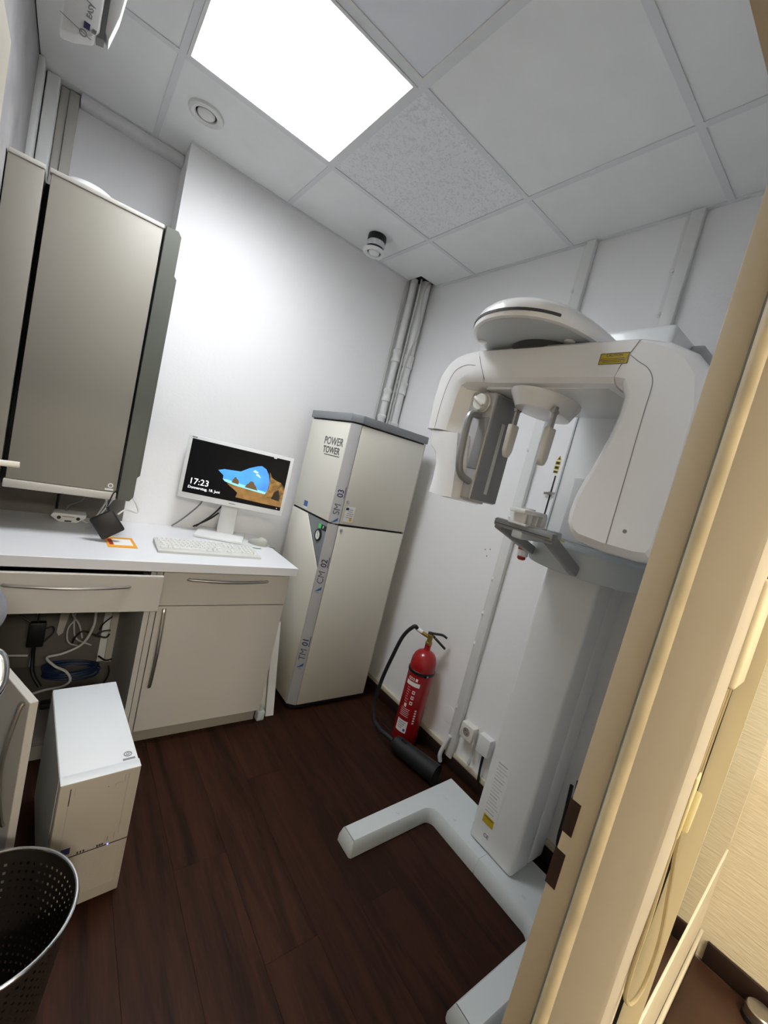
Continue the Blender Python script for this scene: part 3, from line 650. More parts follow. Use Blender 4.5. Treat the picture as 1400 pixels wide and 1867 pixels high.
# cables at the back of the column
t = MB(); t.tube([(-0.07, -1.83, 0.40), (-0.075, -1.84, 0.28), (-0.09, -1.85, 0.18), (-0.08, -1.87, 0.09)], 0.007); t.tube([(-0.05, -1.84, 0.42), (-0.06, -1.86, 0.25), (-0.10, -1.87, 0.15), (-0.08, -1.9, 0.075)], 0.005)
tag(t.build('black_cable', M_black), 'black cables dropping behind the foot of the x-ray column', 'cable')
t = MB()
for k in range(4):
    rr_ = 0.035 + 0.006*k
    t.tube([(-0.09+0.012*k+rr_*math.cos(q*math.pi/4)*0.6, -1.945-rr_*math.sin(q*math.pi/4)*0.8, 0.105+0.012*k+rr_*math.cos(q*math.pi/4+0.6)) for q in range(9)], 0.004)
tag(t.build('cable_coil', M_cablg), 'coil of grey cable lying on the machine foot behind the column', 'cable')
t = MB(); t.tube([(-0.01, -1.845, 0.45), (-0.012, -1.875, 0.38), (-0.015, -1.95, 0.24), (-0.02, -2.0, 0.13)], 0.004)
tag(t.build('blue_cable', M_cablb), 'thin blue cable slanting down the wall behind the column', 'cable')

# ------------------------------------------------------------------ suction tower
TW = thing('suction_tower', (-0.4, -0.32, 0), 'tall cream equipment tower with grey lid in the back corner', 'tower')
PX = lambda d: [(-0.648+d, -0.09), (-0.648+d, -0.535+d*0.3), (-0.602+d*0.3, -0.57+d), (-0.137-d, -0.57+d), (-0.137-d, -0.09)]
r = MB(); r.prism(PX(0.022), 'z', 0.001, 0.04); r.build('plinth', M_dark, TW)
r = MB(); r.prism(PX(0.006), 'z', 0.035, 1.632); r.build('carcass', M_dark, TW)
def tpoly(z0, z1, name, lo=True):
    pass
# left side panels
r = MB(); r.box((-0.648, -0.533, 1.091), (-0.638, -0.09, 1.626), 0.002); lp = r.build('side_panel', M_tower, TW)
r = MB(); r.prism([(-0.09, 0.035), (-0.533, 0.035), (-0.533, 0.818), (-0.287, 1.079), (-0.09, 1.079)], 'x', -0.648, -0.638, 0.002); r.build('side_panel', M_tower, TW)
r = MB(); r.prism([(-0.531, 0.83), (-0.531, 1.079), (-0.296, 1.079)], 'x', -0.644, -0.636); cp = r.build('control_panel', M_alud, TW)
# chamfered column strips
def cham(z0, z1):
    return [(-0.648, -0.536), (-0.6475, -0.541), (-0.607, -0.5705), (-0.602, -0.571), (-0.602, -0.56), (-0.640, -0.53)], z0, z1
for z0, z1 in ((0.035, 1.081), (1.089, 1.626)):
    r = MB(); P_, q0, q1 = cham(z0, z1); r.prism(P_, 'z', q0, q1); r.build('corner_strip', M_alu, TW)
# front doors
r = MB(); r.box((-0.598, -0.572, 1.091), (-0.139, -0.56, 1.626), 0.002); fd = r.build('front_panel', M_tower, TW)
r = MB(); r.box((-0.598, -0.572, 0.035), (-0.139, -0.56, 1.079), 0.002); fd2 = r.build('front_panel', M_tower, TW)
r = MB(); r.box((-0.137, -0.571, 0.035), (-0.133, -0.09, 1.63)); r.build('side_panel', M_tower, TW)
# lid
lid = [(-0.656, -0.085), (-0.656, -0.54), (-0.606, -0.58), (-0.130, -0.58), (-0.130, -0.085)]
r = MB(); r.prism(lid, 'z', 1.634, 1.676, 0.003); r.build('lid', M_alud, TW)
for z, p_ in ((1.115, fd), (1.057, fd2)):
    r = MB(); r.lathe([(0.009, 0), (0.009, 0.003), (0.006, 0.004)], (-0.578, -0.572, z+0.1 if p_ is fd else z), 16, (0, -1, 0)); r.build('lock', M_chrome, p_)
st = plate((-0.552, -0.5725, 1.150), (1, 0, 0), (0, 0, 1), 0.062, 0.085, 0.0005, 0).build('sticker', M_pap, TW)
plate((-0.57, -0.573, 1.178), (1, 0, 0), (0, 0, 1), 0.018, 0.014, 0.0004).build('print_block', M_navy, st)
for k in range(5): plate((-0.548, -0.573, 1.175-0.011*k), (1, 0, 0), (0, 0, 1), 0.030+0.012*(k > 1), 0.003, 0.0004).build('print_line', M_inkl, st)
r = MB(); r.lathe([(0.0095, 0), (0.0001, 0.0006)], (-0.537, -0.573, 1.121), 20, (0, -1, 0)); r.build('print_dot', M_orange, st)
U = (0, -1, 0)
text('POWER', (-0.6484, -0.40, 1.512), U, (0, 0, 1), 0.060, M_letter, lp, bold=0.015)
text('TOWER', (-0.6484, -0.395, 1.462), U, (0, 0, 1), 0.052, M_ink, lp, bold=0.015)
plate((-0.648, -0.41, 1.436), U, (0, 0, 1), 0.17, 0.004, 0.0006).build('underline', M_ink, lp)
bs = plate((-0.648, -0.245, 1.128), U, (0, 0, 1), 0.045, 0.032, 0.0006).build('blue_sticker', M_blue, lp)
MATS['sky_label'] = None; del MATS['sky_label']
plate((-0.6486, -0.245, 1.106), U, (0, 0, 1), 0.045, 0.010, 0.0006).build('white_edge', M_pap, lp)
# gauge and display
r = MB(); r.lathe([(0.034, 0), (0.034, 0.006), (0.029, 0.009), (0.026, 0.009), (0.026, 0.005)], (-0.644, -0.462, 0.995), 32, (-1, 0, 0)); gg = r.build('gauge_rim', M_black, TW)
r = MB(); r.lathe([(0.0265, 0.0), (0.0001, 0.0006)], (-0.6495, -0.462, 0.995), 28, (-1, 0, 0), cap=False); r.build('gauge_dial', M_pap, gg)
r = MB(); r.bar((-0.6505, -0.472, 0.985), (-0.6505, -0.455, 1.008), 0.001, 0.003, (1, 0, 0)); r.build('needle', M_ink, gg)
plate((-0.644, -0.485, 1.045), U, (0, 0, 1), 0.085, 0.028, 0.002).build('display', M_black, TW)
plate((-0.646, -0.46, 1.046), U, (0, 0, 1), 0.026, 0.026, 0.002).build('switch_light', M_green, TW)
text('F', (-0.6462, -0.497, 1.045), U, (0, 0, 1), 0.022, M_pap, TW)
# corner strip lettering, running upwards along the strip
CN = Vector((-0.59, -0.81, 0)).normalized()
def strip_text(zb, word, num):
    c = Vector((-0.6248, -0.5578, 0)) + CN*0.0006
    upv = Vector((0, 0, 1)).cross(CN)      # letters stand along the strip: right = +z
    rt = Vector((0, 0, 1)); up_ = CN.cross(rt)
    q = c + Vector((0, 0, zb))
    text(word, q, rt, up_, 0.05, M_letter, TW, 'lettering', 0.0003, 'LEFT', bold=0.0)
    text(num, q + rt*(0.095 if word != 'TM' else 0.085), rt, up_, 0.045, M_navy, TW, 'lettering', 0.0003, 'LEFT', bold=0.015)
    plate(q + rt*((0.095 if word != 'TM' else 0.085)+0.03) - up_*0.021, rt, up_, 0.06, 0.003, 0.0004).build('underline', M_navy, TW)
    e = q - rt*0.035
    L = MB(); A = e - up_*(-0.012); 
    B = [e + up_*0.02 - rt*0.012, e - up_*0.016 + rt*0.022, e - up_*0.016 + rt*0.004]
    off = CN*0.0005
    L.loft([[p for p in B], [p + off for p in B]]); L.build('emblem', M_blue, TW)
    for k in range(2):
        plate(e + rt*(-0.004-0.010*k) - up_*0.002*(k-2), rt.cross(CN)*-1, rt, 0.018, 0.003, 0.0004).build('print_line', M_inkl, TW)
strip_text(1.135, 'SM', '03'); strip_text(0.745, 'CM', '02'); strip_text(0.30, 'TM', '01')

# ------------------------------------------------------------------ fire extinguisher
EX, EY = -0.112, -0.968
FE = thing('fire_extinguisher', (EX, EY, 0), 'red carbon dioxide fire extinguisher with black horn on the floor by the right wall', 'extinguisher')
r = MB(); r.lathe([(0.060, 0.0015), (0.068, 0.006), (0.070, 0.012), (0.070, 0.435), (0.068, 0.460), (0.060, 0.484), (0.046, 0.502), (0.028, 0.512), (0.0185, 0.516), (0.017, 0.525), (0.017, 0.548)], (EX, EY, 0), 48)
cy = r.build('cylinder', M_red, FE, sharp=0.9)
r = MB(); r.lathe([(0.016, 0.547), (0.019, 0.549), (0.019, 0.560), (0.014, 0.562), (0.014, 0.59), (0.017, 0.592), (0.017, 0.603), (0.006, 0.608)], (EX, EY, 0), 16)
r.cyl((EX, EY, 0.585), (EX-0.035, EY+0.045, 0.60), 0.010, 12); vl = r.build('valve', M_brass, FE)
r = MB(); r.tube([(EX-0.012, EY+0.012, 0.610), (EX+0.01, EY-0.01, 0.612), (EX+0.045, EY-0.04, 0.616), (EX+0.065, EY-0.058, 0.606)], 0.0105, 8, 5, 0.6); r.build('carry_lever', M_black, FE)
r = MB(); r.bar((EX+0.008, EY-0.012, 0.598), (EX+0.055, EY-0.075, 0.553), 0.018, 0.010, (0, 0, 1), 0.003); r.build('squeeze_lever', M_black, FE)
r = MB(); r.tube([(EX-0.004, EY-0.02, 0.60), (EX-0.004, EY-0.035, 0.595), (EX-0.004, EY-0.04, 0.605), (EX-0.004, EY-0.03, 0.612)], 0.0015, 6); r.build('safety_pin', M_chrome, FE)
r = MB(); r.lathe([(0.0715, 0.395), (0.0735, 0.397), (0.0735, 0.411), (0.0715, 0.413)], (EX, EY, 0), 48, cap=False)
ca = math.radians(245); r.box((EX+0.068*math.cos(ca)-0.012, EY+0.072*math.sin(ca)-0.012, 0.396), (EX+0.068*math.cos(ca)+0.010, EY+0.072*math.sin(ca)+0.004, 0.412), 0.003); r.build('band', M_black, FE)
r = MB(); r.lathe([(0.006, 0), (0.004, 0.003)], (EX+0.066*math.cos(ca), EY+0.072*math.sin(ca)-0.010, 0.404), 12, (-0.3, -1, 0)); r.build('band_screw', M_chrome, FE)
r = MB(); r.cyl((EX-0.03, EY+0.04, 0.599), (EX-0.055, EY+0.068, 0.612), 0.011, 14); r.build('hose_collar', M_pap, FE)
r = MB(); r.tube([(EX-0.05, EY+0.062, 0.611), (-0.185, -0.898, 0.62), (-0.21, -0.862, 0.55), (-0.225, -0.835, 0.42), (-0.235, -0.81, 0.27), (-0.245, -0.812, 0.13), (-0.25, -0.845, 0.06), (-0.255, -0.89, 0.05), (-0.262, -0.94, 0.05)], 0.0105, 10, 8); r.build('hose', M_rub, FE)
r = MB(); hd = Vector((0.085, -0.385, -0.002)).normalized(); hp = Vector((-0.262, -0.93, 0.050))
r.lathe([(0.010, 0), (0.012, 0.005), (0.012, 0.085), (0.016, 0.09), (0.036, 0.105), (0.041, 0.125), (0.047, 0.365), (0.049, 0.37), (0.046, 0.37), (0.040, 0.28), (0.0001, 0.2)], hp, 28, hd, cap=False); hn = r.build('horn', M_rub, FE)
r = MB(); r.tube([hp+hd*0.15+Vector((-0.012, 0, 0.038)), hp+hd*0.15+Vector((-0.012, 0, 0.050)), hp+hd*0.175+Vector((-0.012, 0, 0.050)), hp+hd*0.175+Vector((-0.012, 0, 0.039))], 0.003, 6); r.build('horn_clip', M_rub, hn)
FE.scale = (1, 1, 1.03)
# labels wrapped round the cylinder; angle measured from +x, the camera side is about 215 degrees
def wrap(name, material, a0, a1, z0, z1, parent, rad=0.0704, n=14):
    g = MB(); g.grid(lambda u, v: (EX+rad*math.cos(math.radians(a0+(a1-a0)*u)), EY+rad*math.sin(math.radians(a0+(a1-a0)*u)), z0+(z1-z0)*v), n, 1)
    return g.build(name, material, parent, sharp=1.0)
wrap('white_band', M_pap, 165, 232, 0.330, 0.352, cy)
lb = wrap('inspection_label', M_pap, 168, 222, 0.070, 0.135, cy)
for k in range(4): wrap('print_line', M_inkl, 178, 214-5*k, 0.122-0.011*k, 0.126-0.011*k, lb, 0.0709, 6)
wrap('blue_seal', M_blue, 207, 217, 0.078, 0.092, lb, 0.0709, 4)
def wtext(s, ang, z, size, parent, material, vertical=False):
    al = math.radians(ang); nrm = Vector((math.cos(al), math.sin(al), 0)); rt = Vector((-math.sin(al), math.cos(al), 0))
    p = Vector((EX, EY, z)) + nrm*0.0712
    up = Vector((0, 0, 1))
    if vertical: rt, up = up, -rt
    return text(s, p, rt, up, size, material, parent)
for i, ch in enumerate('CO2'): wtext(ch, 178+11*i, 0.366, 0.022, cy, M_pap)
wrap('logo_dot', M_pap, 208, 218, 0.360, 0.376, cy, 0.0706, 4)
for k in range(7):
    wrap('print_line', M_pap, 178, 190+((k*7) % 4)*2, 0.316-0.013*k, 0.318-0.013*k, cy, 0.0706, 4)
for k in range(3):
    wrap('pictogram', M_pap, 206, 219, 0.290-0.030*k, 0.308-0.030*k, cy, 0.0706, 4)
    wrap('pictogram_figure', M_red, 209, 216, 0.296-0.030*k, 0.303-0.030*k, cy, 0.0710, 4)
wrap('pictogram', M_pap, 183, 195, 0.208, 0.228, cy, 0.0706, 4)
for k in range(5): wrap('print_line', M_pap, 172, 216-(k % 2)*3, 0.198-0.010*k, 0.2005-0.010*k, cy, 0.0706, 8)
for k in range(6): wrap('print_line', M_pap, 238, 247, 0.20-0.014*k, 0.208-0.014*k, cy, 0.0706, 3)

# ------------------------------------------------------------------ base cabinets and worktop
def bow(p, q, out, r=0.0075, bulge=0.028):
    p = Vector(p); q = Vector(q); out = Vector(out)
    return MB().tube([p] + [p.lerp(q, k/8) + out*bulge*(0.25+0.75*math.sin(math.pi*k/8)) for k in range(9)] + [q], r, 8, 3, 0.75)
YF = -0.615
wt = MB(); wt.box((-2.068, -0.648, 0.815), (-0.82, -0.002, 0.855), 0.0015, 1)
tag(wt.build('worktop', M_top), 'long white worktop carrying the monitor and keyboard', 'worktop')
BC = thing('base_cabinet', (-1.12, -0.3, 0), 'cream base cabinet with closed drawer and door under the right half of the worktop', 'cabinet')
r = MB()
r.box((-1.432, -0.613, 0.075), (-1.4115, -0.02, 0.813)); r.box((-0.857, -0.595, 0.075), (-0.839, -0.02, 0.813))
r.box((-1.414, -0.595, 0.075), (-0.857, -0.02, 0.093)); r.box((-1.414, -0.03, 0.093), (-0.857, -0.02, 0.813)); r.box((-1.414, -0.595, 0.795), (-0.857, -0.02, 0.813))
r.build('carcass', M_lam, BC)
r = MB(); r.box((-1.43, -0.575, 0.001), (-0.845, -0.555, 0.073)); r.box((-0.86, -0.555, 0.001), (-0.845, -0.05, 0.073)); r.build('plinth', M_cab, BC)
r = MB(); r.box((-1.408, YF, 0.655), (-0.839, -0.596, 0.806), 0.0015, 1); dr = r.build('drawer', M_lam, BC)
bow((-1.305, YF, 0.774), (-0.957, YF, 0.774), (0, -1, 0)).build('handle', M_steel, dr)
r = MB(); r.box((-1.408, YF, 0.077), (-0.839, -0.596, 0.651), 0.0015, 1); do = r.build('door', M_lam, BC)
bow((-1.381, YF, 0.637), (-1.381, YF, 0.29), (0, -1, 0)).build('handle', M_steel, do)

BL = thing('base_cabinet', (-1.7, -0.3, 0), 'open cream base cabinet under the worktop with its drawer ajar and cables inside', 'cabinet')
r = MB()
r.box((-2.0, -0.595, 0.075), (-1.982, -0.02, 0.813))
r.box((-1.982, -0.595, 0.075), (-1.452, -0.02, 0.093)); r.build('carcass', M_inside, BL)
r = MB(); r.box((-1.454, -0.611, 0.075), (-1.434, -0.02, 0.813)); r.build('side_panel', M_pil, BL)
r = MB(); r.box((-1.485, -0.03, 0.093), (-1.4545, -0.021, 0.80)); r.build('back_rail', M_lam, BL)
r = MB(); r.box((-1.98, -0.575, 0.001), (-1.44, -0.555, 0.073)); r.build('plinth', M_cab, BL)
r = MB(); r.box((-1.98, -0.665, 0.652), (-1.415, -0.647, 0.800), 0.0015, 1); dr = r.build('drawer', M_lam, BL)
bow((-1.89, -0.665, 0.757), (-1.535, -0.665, 0.757), (0, -1, 0)).build('handle', M_steel, dr)
r = MB(); r.box((-1.96, -0.646, 0.665), (-1.945, -0.2, 0.78)); r.box((-1.46, -0.646, 0.665), (-1.475, -0.2, 0.78)); r.box((-1.945, -0.646, 0.665), (-1.475, -0.2, 0.672)); r.build('drawer_box', M_cab, dr)
# the open door: hinge at the left, swung towards the camera
hx, hy = -1.985, -0.632; ex, ey = -1.764, -1.19
d = Vector((ex-hx, ey-hy, 0)); L = d.length; ang = math.atan2(d.y, d.x)
DX = Matrix.Translation((hx, hy, 0)) @ Matrix.Rotation(ang, 4, 'Z')
r = MB(DX); r.box((0, -0.019, 0.077), (L, 0.0, 0.647), 0.0015, 1); do = r.build('door', M_lam, BL)
hb2 = bow((L-0.028, -0.019, 0.63), (L-0.028, -0.019, 0.29), (0, -1, 0)); hb2.xf = DX; hb2.build('handle', M_steel, do)

# ------------------------------------------------------------------ wall cabinets
WC = thing('wall_cabinet', (-1.77, -0.18, 1.03), 'tall greige wall cabinet with a grey cheek above the worktop', 'cabinet')
r = MB(); r.box((-1.953, -0.335, 1.03), (-1.597, -0.003, 2.163)); r.build('carcass', M_cab, WC)
r = MB(); r.box((-1.951, -0.36, 1.062), (-1.599, -0.338, 2.150), 0.002); wd_ = r.build('door', M_cab, WC)
r = MB(); r.box((-1.957, -0.364, 2.150), (-1.597, -0.33, 2.166), 0.003); r.build('top_rail', M_lam, WC)
r = MB(); r.box((-1.957, -0.366, 1.028), (-1.597, -0.33, 1.060), 0.004); r.build('bottom_rail', M_lam, WC)
r = MB(); r.box((-1.5975, -0.33, 1.03), (-1.591, -0.1, 2.165)); r.build('gap', M_dark, WC)
r = MB(); r.prism([(-1.590, 1.03), (-1.545, 1.03), (-1.532, 1.05), (-1.532, 2.150), (-1.545, 2.168), (-1.590, 2.168)], 'y', -0.36, -0.003, 0.0015, 1); r.build('cheek', M_cheek, WC)
r = MB(); r.prism([(-1.532, 1.12), (-1.514, 1.14), (-1.514, 2.0), (-1.532, 2.02)], 'y', -0.30, -0.003); r.build('cheek_rail', M_cheek, WC)
rg_ = MB(); rg_.lathe([(0.010, 0), (0.010, 0.001), (0.006, 0.001), (0.006, 0)], (-1.622, -0.3602, 1.088), 20, (0, -1, 0), cap=False); rg_.build('emblem', M_pap, wd_)
plate((-1.625, -0.3602, 1.071), (1, 0, 0), (0, 0, 1), 0.03, 0.007, 0.0006).build('emblem', M_pap, wd_)
WN = thing('wall_cabinet', (-2.01, -0.18, 1.03), 'narrow greige cabinet unit left of the tall wall cabinet', 'cabinet')
r = MB(); r.box((-2.066, -0.335, 1.03), (-1.97, -0.003, 2.163)); r.build('carcass', M_cab, WN)
r = MB(); r.box((-2.066, -0.36, 1.03), (-1.969, -0.338, 2.150), 0.002); r.build('door', M_cab, WN)
r = MB(); r.box((-2.066, -0.364, 2.150), (-1.969, -0.33, 2.166), 0.003); r.build('top_rail', M_lam, WN)
r = MB(); r.box((-1.967, -0.30, 1.03), (-1.956, -0.10, 2.13)); tag(r.build('gap_shade', M_dark), 'dark strip standing for shade in the gap between the two wall cabinets', 'shade strip')  # dark strip drawn in for the shade between the two cabinets
# something white and round on top of the cabinet
r = MB(); r.lathe([(0.098, 0.0025), (0.10, 0.012), (0.092, 0.035), (0.075, 0.052), (0.045, 0.062), (0.0001, 0.066)], (-1.845, -0.19, 2.1635), 40); tag(r.build('plastic_bowl', M_white), 'white upturned plastic bowl on top of the tall wall cabinet', 'bowl')

# ------------------------------------------------------------------ monitor
yaw = -math.atan2(0.2, 0.505)
def MX(cx, cy, cz, tilt): return Matrix.Translation((cx, cy, cz)) @ Matrix.Rotation(yaw, 4, 'Z') @ Matrix.Rotation(tilt, 4, 'X')
MO = thing('monitor', (-1.06, -0.15, 0.855), 'white computer monitor on a white stand showing a cave photo lock screen', 'monitor')
mx_ = MX(-1.048, -0.18, 1.203, math.radians(-4))
W_, H_ = 0.545, 0.332
r = MB(mx_); r.box((-W_/2, 0, -H_/2), (W_/2, 0.025, H_/2), 0.004, 2); r.box((-0.16, 0.024, -0.11), (0.16, 0.05, 0.11), 0.008); r.build('housing', M_white, MO)
sw, sh_ = 0.508, 0.284; so = 0.006
def scr(name, poly, col, layer, e=1.0, mt=None):
    q = MB(mx_); y = -0.0004 - layer*0.0003
    q.prism([(p[0], p[1]) for p in poly], 'y', y, y+0.0003)
    return q.build(name, mt or mat('screen_'+col, col, 0.3, var=0.0, emit=e*0.6), SC)
r = MB(mx_); r.box((-sw/2, -0.0006, -sh_/2+so), (sw/2, 0.0002, sh_/2+so)); SC = r.build('screen', mat('screen_black', '08090C', 0.35, var=0.0, emit=0.3, spec=0.15), MO)
def uv(u, v): return (-sw/2+u*sw, so+sh_/2-v*sh_)
sky = [(0.30, .47), (.36, .43), (.44, .42), (.52, .41), (.60, .31), (.68, .24), (.72, .22), (.77, .26), (.81, .36), (.83, .48), (.83, .60), (.82, .73), (.60, .73), (.40, .66), (.36, .62), (.36, .55)]
M_sky = mat('screen_sky', '3E86D8', 0.3, var=0.35, nscale=9, emit=0.7)
scr('sky_picture', [uv(*p) for p in sky], '3C7FD0', 1, 1.0, M_sky)
scr('sea_picture', [uv(*p) for p in [(.36, .615), (.40, .61), (.82, .70), (.82, .745), (.58, .72), (.42, .67), (.38, .65)]], '7FC4D6', 2)
M_sand = mat('screen_sand', '8A6636', 0.4, var=0.3, nscale=25, emit=0.35)
scr('sand_picture', [uv(*p) for p in [(.41, .68), (.60, .71), (.83, .745), (.90, .80), (1.0, .82), (1.0, .93), (.80, .925), (.52, .91), (.53, .82), (.49, .77), (.45, .73)]], '9A6E2E', 3, 1.0, M_sand)
M_rock = mat('screen_rock', '7A5A2C', 0.5, var=0.75, nscale=45, emit=0.45)
scr('rock_picture', [uv(*p) for p in [(.815, .30), (.85, .40), (.90, .44), (.95, .46), (1.0, .55), (1.0, .84), (.93, .82), (.88, .80), (.80, .80), (.81, .73), (.835, .60), (.83, .44)]], '7A5A2C', 4, 1.0, M_rock)
for poly in ([(.452, .645), (.458, .59), (.468, .565), (.472, .54), (.486, .525), (.494, .555), (.512, .575), (.522, .61), (.524, .66)], [(.592, .685), (.604, .625), (.622, .60), (.63, .565), (.65, .545), (.672, .56), (.684, .60), (.704, .63), (.712, .665), (.73, .70)]):
    scr('rock_picture', [uv(*p) for p in poly], '5F4A2C', 5, 0.6)
scr('shade_picture', [uv(*p) for p in [(.88, .80), (.90, .66), (.94, .60), (.965, .72), (.97, .82)]], '14110E', 5, 0.3)
for cl_p in ([(.64, .36), (.655, .33), (.67, .325), (.68, .345), (.69, .34), (.70, .365), (.685, .38), (.665, .375)], [(.675, .40), (.69, .385), (.71, .395), (.72, .42), (.735, .445), (.72, .45), (.70, .43), (.685, .425)]):
    scr('cloud_picture', [uv(*p) for p in cl_p], 'A9CBEA', 5, 1.0)
M_scw = mat('screen_white', 'F2F4F6', 0.3, var=0.0, emit=0.9)
R3 = mx_.to_3x3(); rt = R3 @ Vector((1, 0, 0)); up = R3 @ Vector((0, 0, 1))
def at(u, v, dy=-0.0012): q = uv(u, v); return mx_ @ Vector((q[0], dy, q[1]))
text('17:23', at(.045, .775), rt, up, 0.045, M_scw, SC, 'lettering', 0.0002, 'LEFT', bold=0.0)
text('Donnerstag, 18. Juni', at(.045, .885), rt, up, 0.0195, M_scw, SC, 'lettering', 0.0002, 'LEFT', bold=0.0)
scr('status_icon', [uv(*p) for p in [(.955, .955), (.965, .955), (.965, .972), (.955, .972)]], 'D0D4D8', 5, 0.9)
for (u, v, s, body) in ((0.5, 1.08, 0.011, 'MONITOR'),):
    pass
q = mx_ @ Vector((0.0, -0.0004, -H_/2+0.0165)); plate(q, rt, up, 0.034, 0.004, 0.0004).build('maker_mark', M_inkl, MO)
q = mx_ @ Vector((-W_/2+0.028, -0.0004, H_/2-0.010)); plate(q, rt, up, 0.024, 0.006, 0.0004).build('maker_mark', M_inkl, MO)
q = mx_ @ Vector((W_/2-0.10, -0.0004, H_/2-0.0185)); plate(q, rt, up, 0.016, 0.012, 0.003).build('sensor_tab', M_white, MO)
bx = MX(-1.048, -0.155, 0.855, 0)
r = MB(bx); r.box((-0.045, 0.03, 0.016), (0.045, 0.05, 0.30), 0.006); r.build('stand_neck', M_white, MO)
r = MB(bx); r.box((-0.14, -0.10, 0.0005), (0.105, 0.115, 0.018), 0.005, 2); r.build('stand_base', M_white, MO)
t = MB(); t.tube([(-1.17, -0.075, 1.045), (-1.18, -0.06, 1.0), (-1.24, -0.05, 0.92), (-1.29, -0.03, 0.862)], 0.004); tag(t.build('grey_cable', M_cablg), 'grey cable hanging from the back of the monitor to the worktop', 'cable')
t = MB(); t.tube([(-1.06, -0.07, 1.02), (-1.10, -0.05, 0.95), (-1.17, -0.035, 0.875)], 0.0045); t.tube([(-1.07, -0.06, 0.97), (-1.11, -0.045, 0.925), (-1.18, -0.025, 0.87)], 0.0045)
tag(t.build('black_cable', M_black), 'two black cables behind the neck of the monitor stand', 'cable')

# ------------------------------------------------------------------ keyboard and mouse
kx = Matrix.Translation((-1.198, -0.445, 0.8555)) @ Matrix.Rotation(math.radians(-1.5), 4, 'Z')
KB = thing('keyboard', (-1.198, -0.445, 0.8555), 'light grey computer keyboard on the worktop in front of the monitor', 'keyboard')
r = MB(kx); r.loft([[(-0.228, -0.08, 0.0), (0.228, -0.08, 0), (0.228, 0.083, 0), (-0.228, 0.083, 0)], [(-0.228, -0.08, 0.010), (0.228, -0.08, 0.010), (0.228, 0.083, 0.022), (-0.228, 0.083, 0.022)], [(-0.222, -0.075, 0.013), (0.222, -0.075, 0.013), (0.222, 0.079, 0.026), (-0.222, 0.079, 0.026)]]); r.build('case', M_kbd, KB)
proto = {}
def key(cx, cy, wdt):
    z = 0.0135 + (cy+0.075)/0.154*0.013
    if wdt not in proto:
        q = MB(); h = wdt/2 - 0.0012
        q.loft([[(-h, -0.0078, 0), (h, -0.0078, 0), (h, 0.0078, 0), (-h, 0.0078, 0)], [(-h+0.0025, -0.0055, 0.007), (h-0.0025, -0.0055, 0.007), (h-0.0025, 0.006, 0.007), (-h+0.0025, 0.006, 0.007)]])
        o = q.build('key', M_key, KB); me = o.data; me.transform(Matrix.Translation(WORLD[KB.name])); proto[wdt] = me
    else:
        o = bpy.data.objects.new('key', proto[wdt]); COL.objects.link(o); o.parent = KB
    o.location = (kx @ Vector((cx, cy, z))) - WORLD[KB.name]; o.rotation_euler.z = math.radians(-1.5)
U_ = 0.0188
for rr_, y in enumerate((0.062, 0.036, 0.0172, -0.0016, -0.0204, -0.0392 - 0.018)):
    y = (0.064, 0.040, 0.0205, 0.001, -0.0185, -0.038)[rr_] - 0.012
    if rr_ == 5:
        for cx, wd in ((-0.203, 1.5), (-0.179, 1), (-0.155, 1.5), (-0.084, 6), (-0.012, 1.5), (0.012, 1.0), (0.036, 1.5)): key(cx, y, wd*U_)
    else:
        for c in range(14): key(-0.209 + c*U_ + (0.004*rr_ if c < 13 else 0.004), y, U_)
    for c in range(3):
        if rr_ in (0, 1, 2, 5) or (rr_ == 4 and c == 1): key(0.083 + c*U_ - 0.006, y, U_)
    if rr_ > 0:
        for c in range(4): key(0.149 + c*U_, y, U_)
mx2 = Matrix.Translation((-0.885, -0.245, 0.8555)) @ Matrix.Rotation(math.radians(38), 4, 'Z')
MS = thing('mouse', (-0.885, -0.245, 0.8555), 'grey computer mouse lying beside the monitor stand', 'mouse')
r = MB(mx2); 
def mring(z, s): return [(0.033*s*math.cos(2*math.pi*k/24)*(1+0.08*math.sin(2*math.pi*k/24)), 0.060*s*math.sin(2*math.pi*k/24), z*(1-0.25*math.sin(2*math.pi*k/24))) for k in range(24)]
r.loft([mring(0.0002, 0.94), mring(0.012, 1.0), mring(0.024, 0.94), mring(0.032, 0.75), mring(0.036, 0.45), mring(0.037, 0.12)]); r.build('shell', M_mouse, MS, sharp=1.2)
r = MB(mx2); r.cyl((-0.004, -0.030, 0.0325), (0.004, -0.030, 0.0325), 0.008, 14); r.build('scroll_wheel', M_cablg, MS)
r = MB(mx2); r.tube([(0, -0.056, 0.012), (0.005, -0.075, 0.004), (0.02, -0.10, 0.003)], 0.002, 6); r.build('cord', M_cablg, MS)
t = MB(); t.tube([(-0.90, -0.34, 0.858), (-0.935, -0.335, 0.858), (-0.965, -0.32, 0.859), (-0.985, -0.335, 0.859)], 0.002, 6); tag(t.build('mouse_cable', M_cablg), 'thin grey mouse cable looping over the monitor base', 'cable')
